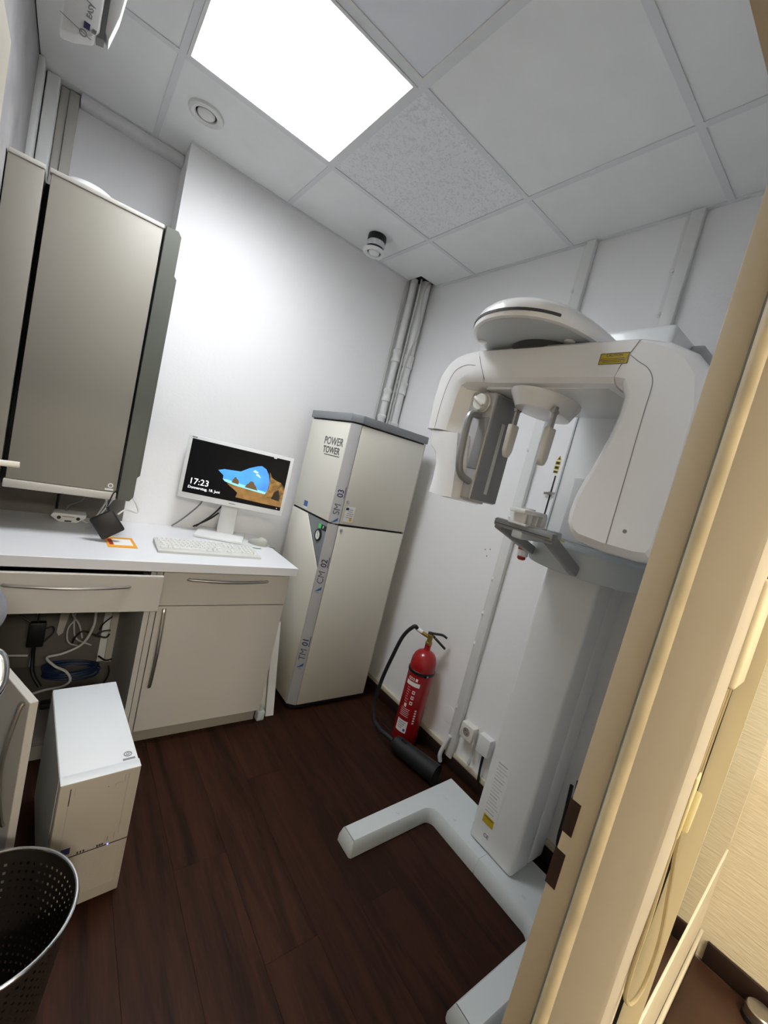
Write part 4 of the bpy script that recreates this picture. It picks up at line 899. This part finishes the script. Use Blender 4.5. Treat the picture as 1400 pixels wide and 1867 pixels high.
# yellow edged card, white control box, hanging black box
t = thing('yellow_card', (-1.555, -0.40, 0.8555), 'yellow bordered card lying on the worktop under the hanging black box', 'card')
cm = Matrix.Translation((-1.553, -0.405, 0.8555)) @ Matrix.Rotation(math.radians(3), 4, 'Z')
r = MB(cm); r.box((-0.055, -0.075, 0), (0.052, 0.075, 0.002)); r.build('border', M_orange, t)
r = MB(cm); r.box((-0.03, -0.045, 0.002), (0.04, 0.045, 0.0025)); r.build('centre', M_pap, t)
r = MB(cm); r.box((-0.046, -0.04, 0.002), (-0.032, 0.05, 0.0026)); r.build('red_stripe', M_redp, t)
t = thing('control_box', (-1.735, -0.11, 0.8555), 'small white control box with two round sockets at the back of the worktop', 'box')
r = MB(); r.prism([(-1.795, 0.895), (-1.803, 0.880), (-1.788, 0.868), (-1.770, 0.8555), (-1.705, 0.8555), (-1.690, 0.868), (-1.675, 0.880), (-1.672, 0.895)], 'y', -0.135, -0.05, 0.003); r.build('housing', M_white, t)
for x in (-1.772, -1.702):
    r = MB(); r.lathe([(0.0075, 0), (0.0075, 0.003), (0.005, 0.003), (0.0045, 0.0005), (0.0001, 0.0005)], (x, -0.135, 0.876), 16, (0, -1, 0), cap=False); r.build('socket', M_black, t)
plate((-1.738, -0.135, 0.862), (1, 0, 0), (0, 0, 1), 0.025, 0.006, 0.002).build('port', M_black, t)
plate((-1.738, -0.135, 0.882), (1, 0, 0), (0, 0, 1), 0.045, 0.003, 0.001).build('print_line', M_inkl, t)
t = thing('hanging_black_box', (-1.607, -0.40, 0.913), 'flat square black box hanging tilted on its cable below the wall cabinet', 'box')
hm = Matrix.Translation((-1.613, -0.405, 0.930)) @ Matrix.Rotation(math.radians(-36), 4, 'Y') @ Matrix.Rotation(math.radians(-8), 4, 'X')
r = MB(hm); r.box((-0.046, -0.012, -0.05), (0.046, 0.012, 0.05), 0.008, 3); r.build('housing', M_black, t)
r = MB(hm); r.cyl((0.030, 0, 0.05), (0.036, 0, 0.066), 0.005, 10); r.build('plug', M_black, t)
q = hm @ Vector((0.037, 0, 0.068))
r = MB(); r.tube([q, q+Vector((0.012, 0.015, 0.05)), (-1.594, -0.372, 1.10), (-1.594, -0.345, 1.3)], 0.003, 8); r.build('cord', M_black, t)
q = hm @ Vector((0.052, 0, 0.02))
t = MB(); t.tube([q, q+Vector((0.03, 0.02, 0.02)), (-1.505, -0.36, 0.985), (-1.515, -0.34, 1.02), (-1.53, -0.30, 1.04)], 0.0035, 8); tag(t.build('white_cable', M_cable), 'short white cable looping from the hanging black box to the cabinet', 'cable')
for i, pts in enumerate((
    [(-1.70, -0.12, 0.88), (-1.66, -0.15, 0.865), (-1.63, -0.18, 0.93), (-1.60, -0.2, 1.03)],
    [(-1.625, -0.22, 1.027), (-1.61, -0.21, 0.97), (-1.595, -0.17, 0.90), (-1.60, -0.12, 0.862)],
    [(-1.59, -0.27, 1.027), (-1.62, -0.26, 0.96), (-1.655, -0.25, 0.88), (-1.675, -0.235, 0.862)],
    [(-1.69, -0.2, 1.03), (-1.70, -0.15, 0.97), (-1.74, -0.1, 0.93), (-1.75, -0.08, 0.898)])):
    t = MB(); t.tube(pts, 0.0035, 8); tag(t.build('white_cable', M_cable if i < 3 else M_cablg), ('white cable rising from the control box to the wall cabinet', 'white cable crossing behind the hanging black box, left strand', 'white cable crossing behind the hanging black box, right strand', 'grey cable from the cabinet bottom to the control box top')[i], 'cable')
t = MB(); t.cyl((-1.783, -0.012, 0.895), (-1.781, -0.012, 1.03), 0.004, 8); t.cyl((-1.783, -0.012, 0.8555), (-1.783, -0.012, 0.90), 0.004, 8); tag(t.build('black_cable', M_black), 'straight black cable on the panel above the control box', 'cable')

# ------------------------------------------------------------------ slats leaning between cabinet and tower
t = MB(); t.bar((-0.755, -0.575, 0.002), (-0.742, -0.40, 0.46), 0.012, 0.045, (1, 0, 0), 0.002); tag(t.build('metal_strip', M_white), 'white metal strip leaning between base cabinet and tower', 'strip')
t = MB(); t.bar((-0.782, -0.54, 0.002), (-0.765, -0.47, 0.20), 0.010, 0.03, (1, 0, 0), 0.002); tag(t.build('metal_strip', M_white), 'short white metal strip leaning behind the longer one', 'strip')
t = MB(); t.box((-0.835, -0.60, 0.0005), (-0.795, -0.56, 0.05), 0.005); t.cyl((-0.815, -0.58, 0.048), (-0.812, -0.575, 0.075), 0.008, 10); tag(t.build('floor_wedge', M_xrb), 'small grey plastic wedge on the floor at the cabinet corner', 'wedge')

# ------------------------------------------------------------------ computer tower
PCX = Matrix.Translation((-1.596, -1.2365, 0)) @ Matrix.Rotation(math.radians(-4.8), 4, 'Z') @ Matrix.Rotation(math.radians(8.3), 4, 'Z')
PC = thing('computer_case', (-1.6, -1.0, 0), 'white tower computer standing on the floor in front of the open cabinet', 'computer')
r = MB(PCX); r.box((-0.0935, 0.035, 0.012), (0.0935, 0.468, 0.4185), 0.002); r.build('case', M_pcw, PC)
r = MB(PCX); r.box((-0.0945, 0.0, 0.012), (0.0945, 0.034, 0.42), 0.003); fr = r.build('front_bezel', M_pc, PC)
r = MB(PCX); r.box((-0.0945, 0.001, 0.4195), (0.0945, 0.034, 0.4215), 0.001); r.build('bezel_top', M_pcw, PC)
r = MB(PCX); r.box((-0.0950, 0.04, 0.015), (-0.0935, 0.46, 0.415)); r.build('side_panel', M_pcs, PC)
r = MB(PCX); 
for (x, y) in ((-0.075, 0.03), (0.075, 0.03), (-0.075, 0.43), (0.075, 0.43)): r.cyl((x, y, 0.0005), (x, y, 0.012), 0.012, 12)
r.build('feet', M_black, PC)
def pf(name, x0, x1, z0, z1, mt, d=0.0008):
    q = MB(PCX); q.box((x0, -d, z0), (x1, 0.0005, z1)); return q.build(name, mt, fr)
pf('bezel_gap', -0.094, 0.094, 0.186, 0.1885, M_dark)
pf('bay_line', -0.071, -0.0685, 0.355, 0.405, M_ink); pf('bay_line', -0.060, -0.0592, 0.382, 0.405, M_inkl)
pf('bay_line', 0.0655, 0.0665, 0.215, 0.408, M_inkl); pf('bay_line', 0.057, 0.0578, 0.385, 0.408, M_inkl); pf('bay_line', -0.0705, -0.0698, 0.20, 0.355, M_inkl)
pf('eject_button', 0.036, 0.054, 0.378, 0.386, M_pc, 0.002); pf('drive_hole', 0.018, 0.020, 0.380, 0.382, M_ink)
pf('bay_line', 0.034, 0.0348, 0.196, 0.220, M_inkl); pf('bay_line', 0.040, 0.0412, 0.200, 0.214, M_ink); pf('bay_line', 0.056, 0.0572, 0.20, 0.222, M_inkl)
pf('processor_sticker', -0.068, -0.047, 0.200, 0.219, M_navy)
for k in range(3): pf('usb_port', -0.030+0.007*k, -0.026+0.007*k, 0.1905, 0.1965, M_black)
for k in range(3): pf('usb_port', 0.016+0.006*k, 0.020+0.006*k, 0.1905, 0.1965, M_black)
pf('audio_port', -0.006, -0.002, 0.192, 0.195, M_inkl); pf('audio_port', 0.008, 0.011, 0.192, 0.195, M_inkl)
q = MB(PCX); q.box((0.042, -0.0012, 0.1855), (0.046, 0.0, 0.1895)); q.build('power_light', mat('power_led', '5A6CFF', 0.4, var=0, emit=3.0), fr)
pf('maker_mark', -0.05, -0.005, 0.034, 0.038, M_inkl)
pf('grille', -0.075, 0.075, 0.05, 0.175, mat('pc_mesh', 'A29B8F', 0.6, var=0.06, nscale=300), 0.0004)
q = MB(PCX); q.lathe([(0.011, 0), (0.011, 0.0012), (0.008, 0.0012), (0.008, 0)], (0.070, 0.066, 0.4185), 24, cap=False); q.lathe([(0.005, 0), (0.005, 0.0012), (0.003, 0.0012), (0.003, 0)], (0.070, 0.066, 0.4185), 16, cap=False); q.build('emblem', M_inkl, PC)
q = MB(PCX); q.box((0.054, 0.041, 0.4185), (0.086, 0.049, 0.4193)); q.build('maker_mark', M_inkl, PC)

# ------------------------------------------------------------------ waste bin with perforated wall
BXc, BYc, BH = -1.80, -1.462, 0.335
BN = thing('waste_bin', (BXc, BYc, 0), 'perforated dark steel waste bin standing in front of the computer case', 'bin')
NR, NZ = 64, 14
def brad(z): return 0.115 + (0.155-0.115)*z/BH
bmh = MB()
t_ = bmesh.new()
zs = [0.03 + (BH-0.055)*k/NZ for k in range(NZ+1)]
def bpnt(i, z, ins=0.0): a_ = 2*math.pi*i/NR; rr_ = brad(z)-ins; return (BXc+rr_*math.cos(a_), BYc+rr_*math.sin(a_), z)
def quad(*ps):
    t_.faces.new([t_.verts.new(p) for p in ps])
for i in range(NR):
    for k in range(NZ):
        z0, z1 = zs[k], zs[k+1]; dz = z1-z0
        for ins, flip in ((0, 0), (0.0015, 1)):
            O = [(i, z0), (i+1, z0), (i+1, z1), (i, z1)]; I = [(i+.30, z0+dz*.30), (i+.70, z0+dz*.30), (i+.70, z1-dz*.30), (i+.30, z1-dz*.30)]
            for e in range(4):
                ps = [bpnt(*O[e], ins), bpnt(*O[(e+1) % 4], ins), bpnt(*I[(e+1) % 4], ins), bpnt(*I[e], ins)]
                quad(*(ps[::-1] if flip else ps))
for i in range(NR):
    for (za, zb) in ((0.001, zs[0]), (zs[-1], BH)):
        quad(bpnt(i, za), bpnt(i+1, za), bpnt(i+1, zb), bpnt(i, zb)); quad(bpnt(i, zb, .0015), bpnt(i+1, zb, .0015), bpnt(i+1, za, .0015), bpnt(i, za, .0015))
bmesh.ops.remove_doubles(t_, verts=t_.verts, dist=0.0002)
bmh._merge(t_)
M_bin = mat('bin_steel', '55504A', 0.3, 0.85, var=0.06, nscale=12)
bmh.build('perforated_wall', M_bin, BN)
r = MB(); r.lathe([(0.0001, 0.003), (0.113, 0.003), (0.1135, 0.0005), (0.0001, 0.0005)], (BXc, BYc, 0), 40, cap=False); r.build('bottom', M_bin, BN)
r = MB()
ringp = [(0.155+0.0045*math.cos(2*math.pi*k/10), BH+0.0045*math.sin(2*math.pi*k/10)) for k in range(11)]
r.lathe(ringp, (BXc, BYc, 0), 72, cap=False); r.build('rim', M_chrome, BN)
r = MB(); r.grid(lambda u, v: (BXc+0.10*(u-.5)*1.3*math.sqrt(1-0.4*(v-.5)**2), BYc+0.13*(v-.5), 0.012+0.02*math.sin(9*u+2)*math.sin(7*v)+0.015), 8, 8); tag(r.build('crumpled_bag', M_black), 'black liner bag crumpled inside the steel waste bin', 'bag')

# ------------------------------------------------------------------ cables in the open cabinet
Z0 = 0.094
t = thing('power_adapter', (-1.78, -0.2, 0.3), 'black power adapter hanging on its cord inside the open cabinet', 'adapter')
r = MB(); r.box((-1.813, -0.215, 0.292), (-1.753, -0.182, 0.408), 0.006); r.build('housing', M_black, t)
r = MB(); r.tube([(-1.785, -0.198, 0.405), (-1.784, -0.19, 0.47), (-1.79, -0.16, 0.60)], 0.004); r.tube([(-1.80, -0.198, 0.40), (-1.84, -0.19, 0.43), (-1.90, -0.17, 0.50)], 0.004)
r.tube([(-1.784, -0.198, 0.295), (-1.782, -0.20, 0.24), (-1.772, -0.22, 0.17), (-1.74, -0.25, 0.12)], 0.008)
r.tube([(-1.753, -0.198, 0.375), (-1.730, -0.19, 0.378), (-1.724, -0.19, 0.35), (-1.752, -0.198, 0.31)], 0.0035); r.build('cord', M_black, t)
t = MB()
for k in range(10):
    rx, ry = 0.112-0.006*(k % 4), 0.068-0.004*(k % 5); z = Z0+0.008+0.009*(k//2)
    ph = k*0.7
    t.tube([(-1.625+0.006*math.sin(k*2.1)+rx*math.cos(ph+2*math.pi*q/12), -0.125+ry*math.sin(ph+2*math.pi*q/12), z+0.005*math.sin(q+k)) for q in range(13)], 0.004, 6, 3)
tag(t.build('blue_cable_coil', M_cablb), 'coil of dark blue network cable on the floor of the open cabinet', 'cable')
t = MB(); t.tube([(-1.585, -0.2, 0.56), (-1.575, -0.2, 0.44), (-1.577, -0.2, 0.37), (-1.607, -0.2, 0.29), (-1.675, -0.21, 0.253), (-1.731, -0.22, 0.243), (-1.70, -0.25, 0.215), (-1.655, -0.265, 0.19), (-1.635, -0.27, 0.15), (-1.66, -0.26, 0.115), (-1.73, -0.26, 0.105), (-1.80, -0.30, 0.105)], 0.0055, 8)
tag(t.build('white_cable', M_cable), 'thick white cable sweeping in a big curve through the open cabinet', 'cable')
t = MB(); t.tube([(-1.665, -0.06, 0.50), (-1.658, -0.06, 0.39), (-1.621, -0.06, 0.32), (-1.60, -0.06, 0.25)], 0.004); t.tube([(-1.65, -0.045, 0.50), (-1.645, -0.045, 0.39), (-1.641, -0.045, 0.31), (-1.622, -0.045, 0.24), (-1.555, -0.045, 0.20)], 0.004)
t.tube([(-1.64, -0.075, 0.36), (-1.665, -0.075, 0.31), (-1.655, -0.075, 0.24), (-1.61, -0.075, 0.215)], 0.0035)
tag(t.build('white_cable', M_cable), 'thin white cables hanging at the back of the open cabinet', 'cable')
t = MB(); t.tube([(-1.64, -0.09, 0.24), (-1.632, -0.09, 0.27), (-1.603, -0.09, 0.302), (-1.55, -0.09, 0.278), (-1.505, -0.09, 0.262), (-1.49, -0.09, 0.28)], 0.0045); t.tube([(-1.55, -0.1, 0.278), (-1.525, -0.1, 0.30), (-1.49, -0.1, 0.305)], 0.0045)
t.tube([(-1.535, -0.08, 0.30), (-1.522, -0.08, 0.335), (-1.49, -0.08, 0.37)], 0.0035)
t.tube([(-1.53, -0.16, 0.20), (-1.50, -0.19, 0.19), (-1.475, -0.2, 0.20)], 0.004); t.tube([(-1.49, -0.24, 0.19), (-1.485, -0.25, 0.15), (-1.50, -0.25, 0.10)], 0.004)
tag(t.build('black_cable', M_black), 'tangle of thin black cables at the right back of the open cabinet', 'cable')
t = MB(); t.tube([(-1.70, -0.37, 0.115), (-1.64, -0.32, 0.11), (-1.58, -0.30, 0.11), (-1.52, -0.28, 0.115), (-1.475, -0.31, 0.11)], 0.006); t.tube([(-1.66, -0.40, 0.10), (-1.60, -0.34, 0.102), (-1.55, -0.32, 0.102)], 0.005); t.tube([(-1.615, -0.28, 0.105), (-1.57, -0.33, 0.11), (-1.53, -0.38, 0.105)], 0.005); t.box((-1.735, -0.395, 0.0945), (-1.69, -0.355, 0.122), 0.008)
tag(t.build('black_power_cord', M_black), 'black power cords with plug on the floor of the open cabinet', 'cable')
t = MB(); t.tube([(-1.98, -0.15, 0.235), (-1.87, -0.15, 0.228), (-1.80, -0.15, 0.222)], 0.005); tag(t.build('white_cable', M_cable), 'short white cable running left behind the black power adapter', 'cable')
t = MB(); t.prism([(-1.705, 0.27), (-1.695, 0.25), (-1.68, 0.265), (-1.665, 0.37), (-1.655, 0.52), (-1.695, 0.52)], 'y', -0.025, -0.012); tag(t.build('white_bracket', M_pil), 'pale bracket on the back panel of the open cabinet', 'bracket')

# ------------------------------------------------------------------ air conditioner, upper left
AC = thing('wall_unit', (-1.95, -1.0, 2.26), 'white wall unit with a tilted flap high on the left wall above the cabinets', 'appliance')
YA, YR = -0.965, -0.925
r = MB(); r.prism([(-1.932, 2.250), (-1.905, 2.258), (-1.872, 2.278), (-1.8605, 2.295), (-1.8605, 2.64), (-1.932, 2.64)], 'y', YA, YR, 0.005, 3, 0.2); r.box((-2.0695, YA+0.01, 2.40), (-1.932, YR-0.01, 2.60)); r.build('body', M_white, AC)
r = MB(); r.prism([(-1.865, 2.285), (-1.850, 2.29), (-1.850, 2.60), (-1.865, 2.60)], 'y', YA+0.006, YR-0.004); r.build('front_gap', M_alud, AC)
r = MB(); r.prism([(-1.850, 2.305), (-1.841, 2.292), (-1.826, 2.36), (-1.818, 2.44), (-1.818, 2.60), (-1.850, 2.60)], 'y', YA, YR, 0.002); r.build('front_flap', M_white, AC)
plate((-1.885, YA-0.0005, 2.290), (1, 0, 0), (0, 0, 1), 0.012, 0.014, 0.001).build('blue_square', M_navy, AC)
text('EASY', (-1.882, YA-0.0005, 2.325), (0.06, 0, 1), (-1, 0, 0.06), 0.015, M_inkl, AC)
r = MB(); r.lathe([(0.008, 0), (0.008, 0.001), (0.0055, 0.001), (0.0055, 0)], (-1.890, YA, 2.271), 18, (0, -1, 0), cap=False); r.build('pictogram', M_inkl, AC)
for (x, z) in ((-1.870, 2.290), (-1.871, 2.286)):
    plate((x, YA-0.0005, z), (1, 0, 0), (0, 0, 1), 0.008, 0.006, 0.001).build('pictogram', M_inkl, AC)
for z in (2.275, 2.345):
    plate((-1.905, YA-0.0003, z), (1, 0, -0.25), (0.25, 0, 1), 0.065, 0.0015, 0.0006).build('cover_line', M_inkl, AC)

# ------------------------------------------------------------------ door: frame on the right, open leaf on the left
DR = thing('door_1', (-1.58, -2.27, 0), None, None); struct(DR)
DZ = 1.945
r = MB(); r.box((-1.168, -2.248, 0), (-1.138, -2.212, DZ+0.014), 0.0015)          # rebate strip, right
r.box((-2.03, -2.248, DZ-0.001), (-1.168, -2.212, DZ+0.04)); r.build('rebate', M_frame, DR)
r = MB(); r.prism([(-1.181, -2.262), (-1.181, -2.316), (-1.178, -2.3225), (-1.172, -2.3255), (-1.134, -2.3255), (-1.134, -2.249), (-1.168, -2.249), (-1.168, -2.262)], 'z', 0, 2.0)
DZ -= 0.013
r.prism([(-2.262, DZ), (-2.316, DZ), (-2.3225, DZ+0.003), (-2.3255, DZ+0.01), (-2.3255, DZ+0.05), (-2.249, DZ+0.05), (-2.249, DZ+0.013), (-2.262, DZ+0.013)], 'x', -2.03, -1.181); r.build('frame', M_frame, DR)
r = MB(); r.prism([(-2.0, -2.25), (-2.0, -2.3255), (-2.03, -2.3255), (-2.03, -2.212), (-2.012, -2.212), (-2.012, -2.25)], 'z', 0, 2.0); r.build('frame', M_frame, DR)
r = MB(); r.lathe([(0.0105, 0.0), (0.0105, DZ)], (-1.1745, -2.2625, 0), 20); r.build('seal', M_seal, DR)
r = MB(); r.box((-1.1695, -2.2505, 0), (-1.167, -2.2485, DZ)); r.build('groove', M_inkl, DR)
for (z0, z1) in ((0.985, 1.036), (0.900, 0.957)):
    r = MB(); r.box((-1.1688, -2.226, z0), (-1.150, -2.2105, z1)); r.build('strike_hole', mat('strike_hole', '2A1A14', 0.8, var=0.1), DR)
r = MB(); r.box((-1.985, -2.2, 0.008), (-1.945, -1.405, 1.94), 0.002); lf = r.build('leaf', M_frame, DR)
r = MB(); r.cyl((-1.945, -1.45, 1.055), (-1.90, -1.45, 1.059), 0.004, 8); r.tube([(-1.945, -1.46, 0.93), (-1.905, -1.46, 0.93), (-1.85, -1.458, 0.925), (-1.836, -1.47, 0.90), (-1.838, -1.49, 0.87), (-1.86, -1.52, 0.86)], 0.0115, 12, 6); r.build('lever', M_chrome, lf)
r = MB(); r.cyl((-1.945, -1.45, 1.278), (-1.856, -1.45, 1.282), 0.0055, 10); r.build('coat_hook', M_white, lf)
# grey cloth hanging by the door
r = MB()
def clothf(u, v):
    a_ = 2*math.pi*u; wv_ = 1 + 0.18*math.sin(5*a_+3*v)
    rad = (0.030 + 0.020*math.sin(math.pi*min(1, v*1.15)))*wv_
    return (-1.900 + rad*math.cos(a_), -1.45 + 1.2*rad*math.sin(a_), 1.062 - 0.135*v)
r.grid(clothf, 40, 14); tag(r.build('hanging_cloth', M_cloth, sharp=2), 'grey blue cloth hanging on the door leaf above its lever handle', 'cloth')

# ------------------------------------------------------------------ corridor outside the door
hf = MB(); hf.box((-3.0, -6.0, -0.05), (0.22, -2.25, -0.004)); hf = struct(hf.build('floor_hall', mat('grout', '7A6B5C', 0.8, var=0.05), base=(0, 0, 0)))
for i in range(9):
    for j in range(13):
        x1 = 0.205 - i*0.355; y1 = -2.285 - j*0.29
        r = MB(); r.box((x1-0.352, y1-0.287, -0.01), (x1, y1 if j else -2.24, 0), 0.001, 1); r.build('tile', M_htile, hf)
a = MB(); a.box((0.22, -6.1, -0.05), (0.34, -2.222, 2.9)); struct(a.build('wall_hall_right', M_paper))
a = MB(); a.box((-3.0, -6.1, -0.05), (0.22, -6.0, 2.9)); struct(a.build('wall_hall_rear', M_paper))
a = MB(); a.box((-3.1, -6.1, -0.05), (-3.0, -2.2, 2.9)); struct(a.build('wall_hall_left', M_paper))
a = MB(); a.box((-3.0, -2.318, -0.05), (-2.172, -2.222, 2.9)); struct(a.build('wall_hall_front', M_paper))
a = MB(); a.box((-3.0, -6.0, 2.6), (0.22, -2.325, 2.7)); struct(a.build('ceiling_hall', M_tile))
a = MB(); a.box((0.208, -6.0, 0), (0.22, -2.30, 0.075), 0.001); struct(a.build('baseboard_hall', M_brown))
HA = math.atan(0.038)
HX = Matrix.Translation((-1.135, hall_y(-1.135), 0)) @ Matrix.Rotation(HA, 4, 'Z')      # local x runs along the corridor wall, -y stands off it
# skin of wallpaper beside the frame, mirror with its thick side, plaster below
r = MB(HX); r.box((0.0, -0.0015, 0), (0.072, 0.002, 2.6)); struct(r.build('trim_8', M_paper))
r = MB(HX); r.box((0.072, -0.0005, 0), (0.086, 0.002, 2.6)); struct(r.build('hall_gap_shade', M_dark))  # dark strip drawn as the shadow gap left of the mirror
mr = thing('mirror', HX @ Vector((0.4, -0.01, 0.70)), 'large wall mirror with a thick cream side on the corridor wall', 'mirror')
r = MB(HX); r.box((0.086, -0.0265, 0.10), (0.0885, -0.0045, 2.3)); r.build('side_strip', M_box, mr)
r = MB(HX); r.box((0.0862, -0.0045, 0.10), (0.0885, 0.001, 2.3)); r.build('shadow_gap', M_dark, mr)
r = MB(HX); r.box((0.0885, -0.0255, 0.722), (0.74, 0.0005, 2.3)); r.build('glass', M_mirror, mr)
r = MB(HX); r.box((0.0885, -0.0275, 0.717), (0.742, 0.0005, 0.722), 0.0008); r.build('ledge', M_cream, mr)
r = MB(HX); r.box((0.0885, -0.004, 0.11), (1.35, 0.001, 0.71)); struct(r.build('trim_11', M_paper))
r = MB(HX); r.box((0.0, -0.015, 0.0), (1.34, -0.005, 0.075), 0.002); struct(r.build('baseboard_hall_front', M_brown))
r = MB(HX); r.box((0.0, -0.016, 0.075), (1.34, -0.0045, 0.105), 0.004); struct(r.build('trim_12', M_cream))
# wall box with its two cords and the cleat
bx_ = thing('hall_wall_box', HX @ Vector((0.04, -0.01, 1.27)), 'cream wall box with two cords running down beside the door frame', 'box')
r = MB(HX); r.box((0.003, -0.014, 1.270), (0.070, -0.002, 1.412), 0.004, 3); r.build('housing', M_box, bx_)
r = MB(HX); r.tube([(0.016, -0.0055, 1.27), (0.014, -0.0055, 1.16), (0.008, -0.0065, 1.05), (0.0, -0.010, 0.95), (-0.006, -0.011, 0.88), (-0.004, -0.013, 0.838), (0.012, -0.019, 0.822), (0.036, -0.023, 0.84), (0.046, -0.022, 0.90), (0.042, -0.014, 0.98), (0.034, -0.008, 1.05), (0.040, -0.0055, 1.16), (0.046, -0.0055, 1.27)], 0.0028, 8, 6, 0.8)
r.build('cord', M_strap, bx_)
cl_ = thing('cord_cleat', HX @ Vector((0.0, -0.01, 1.08)), 'pale yellow cord cleat on the corridor wall below the wall box', 'cleat')
r = MB(HX); r.prism([(-0.002, 1.150), (0.012, 1.155), (0.018, 1.145), (0.016, 1.12), (0.006, 1.07), (-0.002, 1.065)], 'y', -0.0105, -0.008, 0.001); r.build('plate', M_clip, cl_)
r = MB(HX); r.prism([(0.006, 1.075), (0.019, 1.128), (0.024, 1.124), (0.016, 1.08)], 'y', -0.0165, -0.009, 0.0015); r.build('prong', M_clip, cl_)
# small dark plug above the box
r = MB(HX); r.box((0.040, -0.010, 1.43), (0.047, -0.002, 1.445), 0.001); tag(r.build('black_plug', M_black), 'tiny black plug on the wallpaper above the cream wall box', 'plug')
# door stop
ds_ = thing('door_stop', (0.15, -2.46, 0), 'brushed steel cylinder door stop on the brown corridor tiles', 'door stop')
r = MB(); r.lathe([(0.040, 0.0005), (0.040, 0.018), (0.038, 0.020)], (0.155, -2.462, 0), 32); r.build('rubber_ring', M_rub, ds_)
r = MB(); r.lathe([(0.036, 0.019), (0.037, 0.045), (0.034, 0.049), (0.0001, 0.050)], (0.155, -2.462, 0), 32, cap=False); r.build('cap', M_steel, ds_)
# corridor lamps, behind the camera
for k, (lx, ly) in enumerate(((-1.75, -4.6), (-0.55, -3.25))):
    hl = thing('hall_ceiling_light', (lx, ly, 2.6), ('square warm white light panel in the corridor ceiling, the one farther from the door', 'square warm white light panel in the corridor ceiling, the one near the mirror')[k], 'light', 'corridor light panels')
    r = MB(); r.box((lx-0.31, ly-0.31, 2.575), (lx+0.31, ly+0.31, 2.5995), 0.003); r.build('frame', M_white, hl)
    mt = mat('hall_diffuser_%d' % k, 'FFFFFF', 0.5, var=0); bsdf(mt).inputs['Emission Color'].default_value = (1, 0.92, 0.79, 1); bsdf(mt).inputs['Emission Strength'].default_value = HALL_LAMP[k]
    r = MB(); r.box((lx-0.29, ly-0.29, 2.569), (lx+0.29, ly+0.29, 2.5745)); r.build('diffuser', mt, hl)
